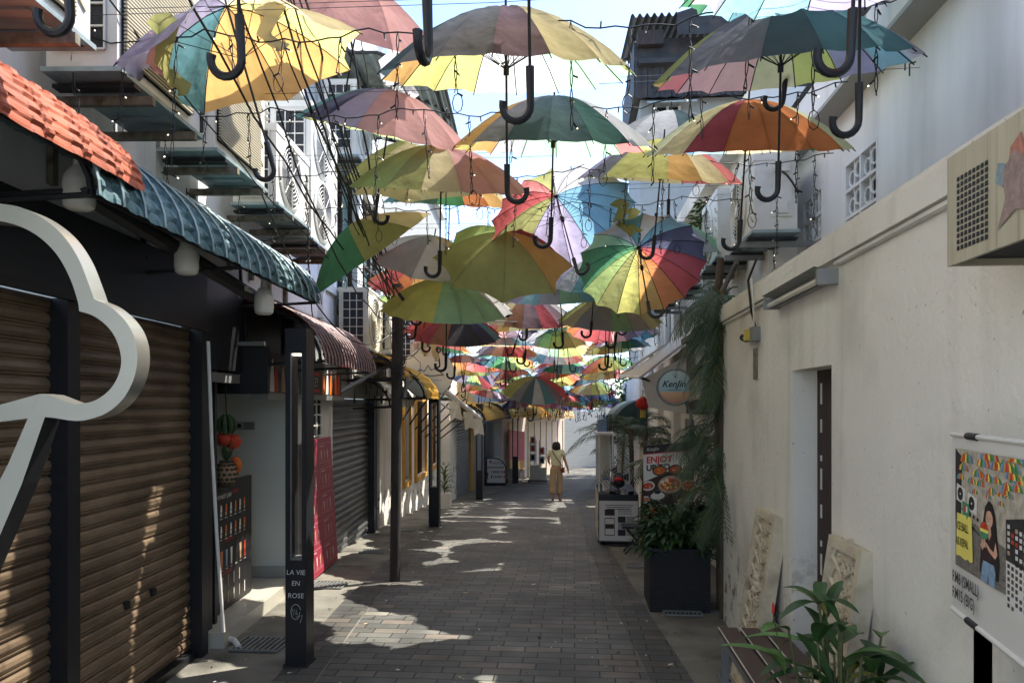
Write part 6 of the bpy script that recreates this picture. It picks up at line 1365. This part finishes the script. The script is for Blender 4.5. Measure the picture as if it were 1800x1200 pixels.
U(755, 470, 190, 20, 14, 'white lgrey white sand', 'white cream lgrey white', 'tattered white umbrella by the top of the utility pole', N=8, D=6.4, missing=(2,), rag=[((.1, .2, .05), .3, 'white')], hk=0)
U(1045, 500, 200, 15, 4, 'navy lav lgrey teal dteal green green lime', 'navy lav teal teal green green olive amber', 'umbrella with teal, lavender and green gores under the ribbed rainbow one', D=7.2)
U(785, 545, 235, 14, 4, 'yellow yellow yellow yellow mint mint mint white', 'yellow yellow sand amber yellow yellow mint white', 'sunny yellow and mint umbrella right of the utility pole')
U(740, 510, 180, 14, 12, 'orange salmon red orange amber amber mauve mauve', 'amber orange orange amber sand sand sand sand', 'orange and coral umbrella directly behind the utility pole top', D=7.6)
U(800, 590, 165, 14, 4, 'red red crimson brown dark dark navy blue', 'sand sand sand sand amber sand cyan red', 'red and black umbrella right of the utility pole with sand coloured cloth below', D=8.8, rag=[((-.4, .1, 0), .3, 'sand'), ((-.28, .2, 0), .38, 'sand')])
U(925, 560, 170, 14, 3, 'pink sand sand brown mauve crimson mauve lgrey', 'amber sand pink pink mauve crimson sand sand', 'dusty pink and sand umbrella in the middle of the fourth row', D=8.4)
U(1072, 565, 185, 13, 2, 'olive sand lgrey lgrey mint lgrey cream olive', 'red red crimson navy navy blue red orange', 'pale striped umbrella with a thin red and navy underside, right of centre')
U(1090, 520, 210, 12, 5, 'green green lime lime olive yellow amber amber', 'olive olive lime yellow yellow yellow amber orange', 'yellow green umbrella half hidden behind the ribbed rainbow one', D=7.4)
U(940, 690, 98, 18, 5, 'olive olive grey dteal lgrey teal mauve red', 'olive olive grey grey teal dark red red', 'dusty olive and maroon umbrella hanging lower than the rest above the ochre awning', D=12.6)
U(985, 520, 185, 13, -3, 'lav lav cyan lgrey mint cyan teal green', 'cyan cyan lav lav mint mint orange amber', 'pale cyan and lavender umbrella low behind the olive one in the centre', D=7.4)
U(1172, 440, 190, 8, 3, 'teal teal blue cyan lgrey lgrey mint mint', 'teal blue cyan cyan mint mint green green', 'added teal and pale cyan umbrella shading the paving, mostly hidden behind the ribbed rainbow one', D=6.8)  # extra umbrella added to keep a sun patch off the paving
# the rows that run on down the alley
SEQ = ['red', 'salmon', 'orange', 'amber', 'yellow', 'lime', 'mint', 'green', 'teal', 'cyan', 'blue', 'navy', 'lav', 'mauve', 'pink', 'crimson']
SEQ2 = ['cream', 'sand', 'yellow', 'olive', 'lime', 'mint', 'lgrey', 'white', 'lgrey', 'cyan', 'blue', 'lav', 'lgrey', 'pink', 'salmon', 'amber']
ORD = ['fifth', 'sixth', 'seventh', 'eighth', 'ninth', 'tenth', 'eleventh', 'twelfth', 'thirteenth', 'fourteenth', 'fifteenth', 'sixteenth', 'seventeenth', 'eighteenth', 'nineteenth', 'twentieth', 'twenty-first', 'twenty-second', 'twenty-third', 'twenty-fourth', 'twenty-fifth', 'twenty-sixth', 'twenty-seventh', 'twenty-eighth', 'twenty-ninth', 'thirtieth', 'thirty-first', 'thirty-second', 'thirty-third']
def farmesh(v):
    mb = MB(); random.seed(50 + v); seq = (SEQ if v % 3 else SEQ2); k = random.randrange(16); st = random.choice((1, 1, -1)); cols = [seq[(k + st * i) % 16] for i in range(16)]
    canopy(mb, 16, cols, .56, .25 + .01 * (v % 4), missing=((3,) if v == 7 else (9, 10) if v == 4 else ()))
    s = MB(); s.tube(shaft_pts(.25), .006, M['cable'], 5); h = MB(); hook(h, .25, random.uniform(0, 6.28))
    fr = MB(); frame_(fr, 16, .56, .25)
    u = thing('umbrella', 'x', 'umbrella'); c = mb.build('canopy', u, smooth=True, sharp=None); fr.build('rib_frame', u); s.build('shaft', u, smooth=True); h.build('handle', u, smooth=True)
    return u, cols
VAR = [farmesh(v) for v in range(12)]
used = set(); random.seed(99)
y = 8.6; row = 0
while y < 33 and row < len(ORD):
    cx = (edge(EL, y) + edge(ER, y)) / 2 + .25; n = 3 if y < 11 else 4
    for k in range(n):
        x = cx + (k - (n - 1) / 2) * (1.12 if n == 3 else .98) + random.uniform(-.12, .12)
        z = 3.05 + zg(y) * .95 + random.uniform(-.16, .12) - (.1 if y > 12 else 0)
        vi = (row * 5 + k * 3 + random.randrange(3)) % 12; src, cols = VAR[vi]
        if vi not in used: o = src; used.add(vi)
        else: o = dup(src)
        o.location = (x, y + random.uniform(-.2, .2), z); az = random.uniform(0, 6.28); o.rotation_euler = (R_(random.uniform(2, 16)), R_(random.uniform(-9, 9)), az)
        g = int(((-math.pi / 2 - az) % (2 * math.pi)) / (2 * math.pi) * 16) % 16; side = (['left', 'middle', 'right'] if n == 3 else ['far left', 'centre left', 'centre right', 'far right'])[k]
        o['label'] = '%s and %s umbrella, %s in the %s row from the camera' % (WORD[cols[g]], WORD[cols[(g + 3) % 16]], side, ORD[row]); o['category'] = 'umbrella'; o['group'] = 'colourful umbrellas hung over the alley'
    y += .87; row += 1
for i, (s_, c_) in enumerate(VAR):
    if i not in used:
        for ch in list(s_.children): bpy.data.objects.remove(ch)
        bpy.data.objects.remove(s_)
# ================================================================ STRING LIGHTS AND WIRES
bm_tip = None
def lights(Y, z, x0, x1, idx, big, label):
    r = thing('string_light', label, 'string lights', ((x0 + x1) / 2, Y, z), 'icicle string lights strung across the alley'); mb = MB(); random.seed(300 + idx)
    n = int((x1 - x0) / .06); pts = []
    for k in range(n + 1):
        t = k / n; pts.append(Vector((x0 + (x1 - x0) * t, Y + .012 * math.sin(k * 1.3), z - .10 * math.sin(math.pi * ((t * 5) % 1)) * .5 - .06 * math.sin(math.pi * t) + .008 * math.sin(k * 2.2))))
    rc = .0034 if big else .005
    mb.tube(pts, rc, M['cable'], 5); bulbs = []
    sp = 4
    for k in range(2, n - 1, sp):
        L_ = random.choice([.15, .25, .36, .42, .55]) * random.uniform(.8, 1.1); p0 = pts[k]; m = max(3, int(L_ / .03)); dx = random.uniform(-.03, .03)
        def q(i, ph): t = i / m; return p0 + Vector((dx * t + .006 * math.sin(i * 1.1 + ph), .006 * math.cos(i * 1.1 + ph), -L_ * t))
        if big:
            mb.tube([q(i, 0) for i in range(m + 1)], .0022, M['cable'], 4); mb.tube([q(i, 3.1) for i in range(m + 1)], .0022, M['cable'], 4)
            if k % 3 == 0:
                c = q(m, 0); mb.tube([c + Vector((.022 * math.sin(a * .8), 0, -.04 + .04 * math.cos(a * .8))) for a in range(9)], .0022, M['cable'], 4)
        else: mb.tube([q(i, 0) for i in range(0, m + 1, 2)], .0052, M['cable'], 4)
        for i in range(1, m + 1, 3 if big else 4): a = random.uniform(0, 6.28); bulbs.append((q(i, 0), Vector((math.cos(a), math.sin(a) * .5, -.5)).normalized()))
    for k in range(1, n, 3): bulbs.append((pts[k], Vector((random.uniform(-.3, .3), 0, -1 if k % 4 else 1)).normalized()))
    for c, d in bulbs: mb.tube([c, c + d * .026], .004 if big else .005, M['cable'], 5)
    mb.build('cable', r)
    tb = MB(); rt = .0028 if big else .0042
    for c, d in bulbs[::1]:
        e = c + d * .026; tb.tube([e, e + d * .007], rt, M['tip'] if random.random() < .3 else M['bulb'], 5)
    o = tb.build('bulbs', r); o['kind'] = 'stuff'
    return r
rowpos = [3.05, 3.88, 4.96, 5.8, 6.85, 8.1] + [9.0 + .95 * k for k in range(24)]
for i, Y in enumerate(rowpos):
    big = Y < 7
    xl = LF((Y, 0, 0)).x if Y < 20 else edge(EL, Y) - .5; xr = 1.72 if Y < 7.5 else (1.5 if Y < 18 else edge(ER, Y) + .8)
    z = 3.33 + zg(Y) * .95
    lights(Y * .996, z, xl + .1, xr - (.05 if Y > 4 else .35), i, big, 'black icicle string lights, %s strand from the camera' % (['first', 'second', 'third', 'fourth'] + ORD)[i] if i < 33 else 'far strand')
    for q in (0, 1):
        mb = MB(); dz = .05 + .05 * q; yy_ = Y + .05 * (q - .5)
        mb.tube([(xl, yy_, z + dz), ((xl + xr) / 2, yy_, z + dz - .03), (xr, yy_, z + dz)], .0016 if Y < 8 else .003, M['wire'], 4)
        if Y < 6:      # turnbuckles and hook by the right wall
            xe = xr - .02
            mb.tube([(xe - .30, yy_, z + dz), (xe - .18, yy_, z + dz)], .005, M['darkmetal'], 5); mb.tube([(xe - .16 + .01 * math.cos(a), yy_, z + dz + .01 * math.sin(a)) for a in range(7)], .003, M['darkmetal'], 4)
            mb.tube([(xe, yy_, z + dz + .03), (xe - .03, yy_, z + dz + .02), (xe - .03, yy_, z + dz - .04)], .004, M['darkmetal'], 4)
        w_ = mb.build('span_wire'); tag(w_, 'thin steel wire across the alley, %s of the pair at the %s strand of lights' % (['lower', 'upper'][q], (['first', 'second', 'third', 'fourth'] + ORD)[i]), 'wire', 'steel span wires that carry the umbrellas')
# power cables from the pole to the upper left
random.seed(12)
DESC = ['thick', 'thin', 'slack', 'tight', 'doubled', 'kinked', 'dark', 'twisted', 'loose', 'straight', 'fine', 'heavy', 'drooping', 'stray', 'long', 'short']
ends = [(470, -60, 3.2), (485, -60, 3.3), (500, -60, 3.0), (455, -60, 3.4), (510, -60, 3.6), (520, -60, 3.3), (440, -80, 3.1), (620, -60, 4.4), (600, -60, 4.0), (400, -60, 3.0), (300, -60, 3.0), (150, -60, 3.0), (490, -60, 3.8), (530, -60, 4.2)]
for i, (px, py, D) in enumerate(ends):
    a = P(px, py, D); b = POLE + Vector((random.uniform(-.06, .06), 0, -random.uniform(.02, .35))); sag = random.uniform(.03, .16) if i < 9 else random.uniform(.15, .4); mb = MB()
    mb.tube([a.lerp(b, t / 20) - Vector((0, 0, sag * 4 * (t / 20) * (1 - t / 20))) + Vector((.008 * math.sin(t * 1.7 + i), 0, .008 * math.sin(t * 1.1 + i * 2))) for t in range(21)], [.006, .004, .0045, .0075, .005][i % 5], M['cable'], 5)
    tag(mb.build('power_cable'), '%s black cable, number %d of the fan running from the pole top to the upper left' % (DESC[i], i + 1) if False else '%s black cable in the fan of cables between the pole top and the upper left' % DESC[i], 'cable', 'cables tied to the utility pole')
for i, (a, b, sag, l) in enumerate([(LF((4.6, .5, 3.05)), POLE - Vector((0, 0, .4)), .5, 'long drooping cable looping from the teal awning to the pole'), (LF((6.1, .35, 3.3)), LF((6.9, .2, 2.5)), .3, 'loose cable hanging beside the double height air conditioner'),
                                 (LF((6.1, .35, 3.3)), LF((4.2, .2, 2.95)), .25, 'cable drooping across the teal awning roof'), (POLE - Vector((0, 0, .2)), Vector((1.5, 9.5, 3.2)), .3, 'cable crossing from the pole to the right houses'), (POLE - Vector((0, 0, .1)), LF((13, .1, 3.6)), .25, 'cable from the pole on to the ochre-window house')]):
    mb = MB(); a = Vector(a); b = Vector(b); mb.tube([a.lerp(b, t / 16) - Vector((0, 0, sag * 4 * (t / 16) * (1 - t / 16))) for t in range(17)], .0055, M['cable'], 5); tag(mb.build('power_cable'), l, 'cable', 'cables tied to the utility pole')
# ================================================================ WALKING WOMAN
def skin(name, verts, edges, radii, m_, parent, root=0, sub=2):
    me = bpy.data.meshes.new(name); me.from_pydata([tuple(v) for v in verts], edges, []); ob = bpy.data.objects.new(name, me); scene.collection.objects.link(ob)
    md = ob.modifiers.new('s', 'SKIN'); md.use_smooth_shade = True
    for i, r_ in enumerate(radii):
        sv = me.skin_vertices[0].data[i]; sv.radius = r_ if isinstance(r_, tuple) else (r_, r_); sv.use_root = (i == root)
    ob.modifiers.new('ss', 'SUBSURF').levels = sub; ob.modifiers['ss'].render_levels = sub
    dg = bpy.context.evaluated_depsgraph_get(); nm = bpy.data.meshes.new_from_object(ob.evaluated_get(dg)); bpy.data.objects.remove(ob)
    nm.name = name; nm.materials.clear(); nm.materials.append(m_); nm.polygons.foreach_set('use_smooth', [True] * len(nm.polygons))
    o2 = bpy.data.objects.new(name, nm); scene.collection.objects.link(o2); o2.parent = parent
    if parent is not None: OFF[o2.name] = Vector((0, 0, 0))
    return o2
g = PG(978, 881); W = thing('person', 'woman walking away in cream blouse and beige trousers with small red shoulder bag', 'person', (0, 0, 0))
# local: x right, y away from camera, z up, about 1.6 m tall
body = [(0, 0, .90), (0, 0, 1.05), (0, .0, 1.24), (0, -.005, 1.34), (0, .0, 1.42), (0, .01, 1.50), (0, .015, 1.56),   # 0-6 pelvis..head
        (-.15, 0, 1.32), (-.21, .02, 1.16), (-.20, .10, 1.02), (-.17, .16, 1.0),        # 7-10 left arm bent forward
        (.15, 0, 1.32), (.22, -.03, 1.10), (.29, -.05, .90), (.31, -.04, .82),     # 11-14 right arm hanging outwards
        (-.085, 0, .84), (-.09, -.01, .48), (-.10, -.08, .10), (-.10, -.04, .03), (-.105, .05, .02),   # 15-19 left leg
        (.085, 0, .84), (.085, .04, .48), (.08, .02, .10), (.085, .04, .035), (.13, .13, .02)]
ed = [(0, 1), (1, 2), (2, 3), (3, 4), (4, 5), (5, 6), (3, 7), (7, 8), (8, 9), (9, 10), (3, 11), (11, 12), (12, 13), (13, 14), (0, 15), (15, 16), (16, 17), (17, 18), (18, 19), (0, 20), (20, 21), (21, 22), (22, 23), (23, 24)]
rad = [(.13, .1), (.11, .085), (.125, .09), (.1, .07), (.045, .045), (.072, .08), (.07, .085), .05, .042, .032, .024, .05, .042, .03, .024, .085, .055, .035, .035, .025, .085, .055, .035, .035, .025]
skin('body', body, ed, rad, M['skin'], W)
bl = [(0, 0, .89), (0, 0, 1.05), (0, 0, 1.22), (0, 0, 1.33), (0, 0, 1.385), (-.15, 0, 1.32), (-.205, .01, 1.2), (.15, 0, 1.32), (.205, -.01, 1.2)]
skin('blouse', bl, [(0, 1), (1, 2), (2, 3), (3, 4), (3, 5), (5, 6), (3, 7), (7, 8)], [(.165, .12), (.15, .11), (.16, .11), (.13, .09), (.06, .06), .065, .062, .065, .062], M['blouse'], W, sub=2)
tr = [(0, 0, .96), (0, 0, .88), (-.09, 0, .82), (-.095, -.01, .48), (-.10, -.07, .17), (.09, 0, .82), (.09, .04, .48), (.085, .02, .15)]
skin('trousers', tr, [(0, 1), (1, 2), (2, 3), (3, 4), (1, 5), (5, 6), (6, 7)], [(.14, .105), (.16, .12), (.095, .1), .082, .1, (.095, .1), .082, .1], M['trouser'], W, sub=2)
hr = [(0, .01, 1.575), (0, -.02, 1.50), (0, -.035, 1.42), (.01, -.05, 1.34)]
skin('hair', hr, [(0, 1), (1, 2), (2, 3)], [(.095, .1), (.115, .11), (.125, .095), (.115, .06)], M['hair'], W, sub=2)
for sx, v in ((-1, (-.10, -.01, .0)), (1, (.105, .085, .0))):
    mb = MB(); mb.bb((v[0] - .04, v[1] - .09, 0.0), (v[0] + .04, v[1] + .1, .018), M['plate']); mb.tube([(v[0] - .038, v[1] + .02, .02), (v[0], v[1] + .02, .05), (v[0] + .038, v[1] + .02, .02)], .008, M['plate'], 5); mb.build('sandal', W)
mb = MB(); 
for hx, hy, hz, s in ((-.17, .16, 1.0, -1), (.31, -.04, .82, 1)):
    for f in range(4): mb.tube([(hx + s * .0 + (f - 1.5) * .004, hy + (f - 1.5) * .016, hz), (hx + s * .01, hy + (f - 1.5) * .016, hz - .05), (hx - s * .005, hy + (f - 1.5) * .014, hz - .085 + .006 * abs(f - 1))], [.009, .008, .006], M['skin'], 6)
    mb.tube([(hx, hy + .03, hz + .01), (hx - s * .01, hy + .045, hz - .03), (hx - s * .01, hy + .04, hz - .05)], [.009, .008, .006], M['skin'], 6)
mb.build('fingers', W, smooth=True)
mb = MB(); mb.tube([(-.11, -.115, 1.35), (-.04, -.125, 1.22), (.06, -.13, 1.08), (.14, -.13, .96), (.175, -.1, .90)], .011, M['black'], 6); sh_ = mb.build('bag_strap', W, smooth=True)
mb = MB(); mb.box((.18, -.09, .84), (.07, .13, .13), M['wood_dark']); mb.box((.19, -.1, .84), (.05, .14, .10), M['redlan']); mb.build('bag', W)
W.location = g; W.rotation_euler = (0, 0, TH * .5)
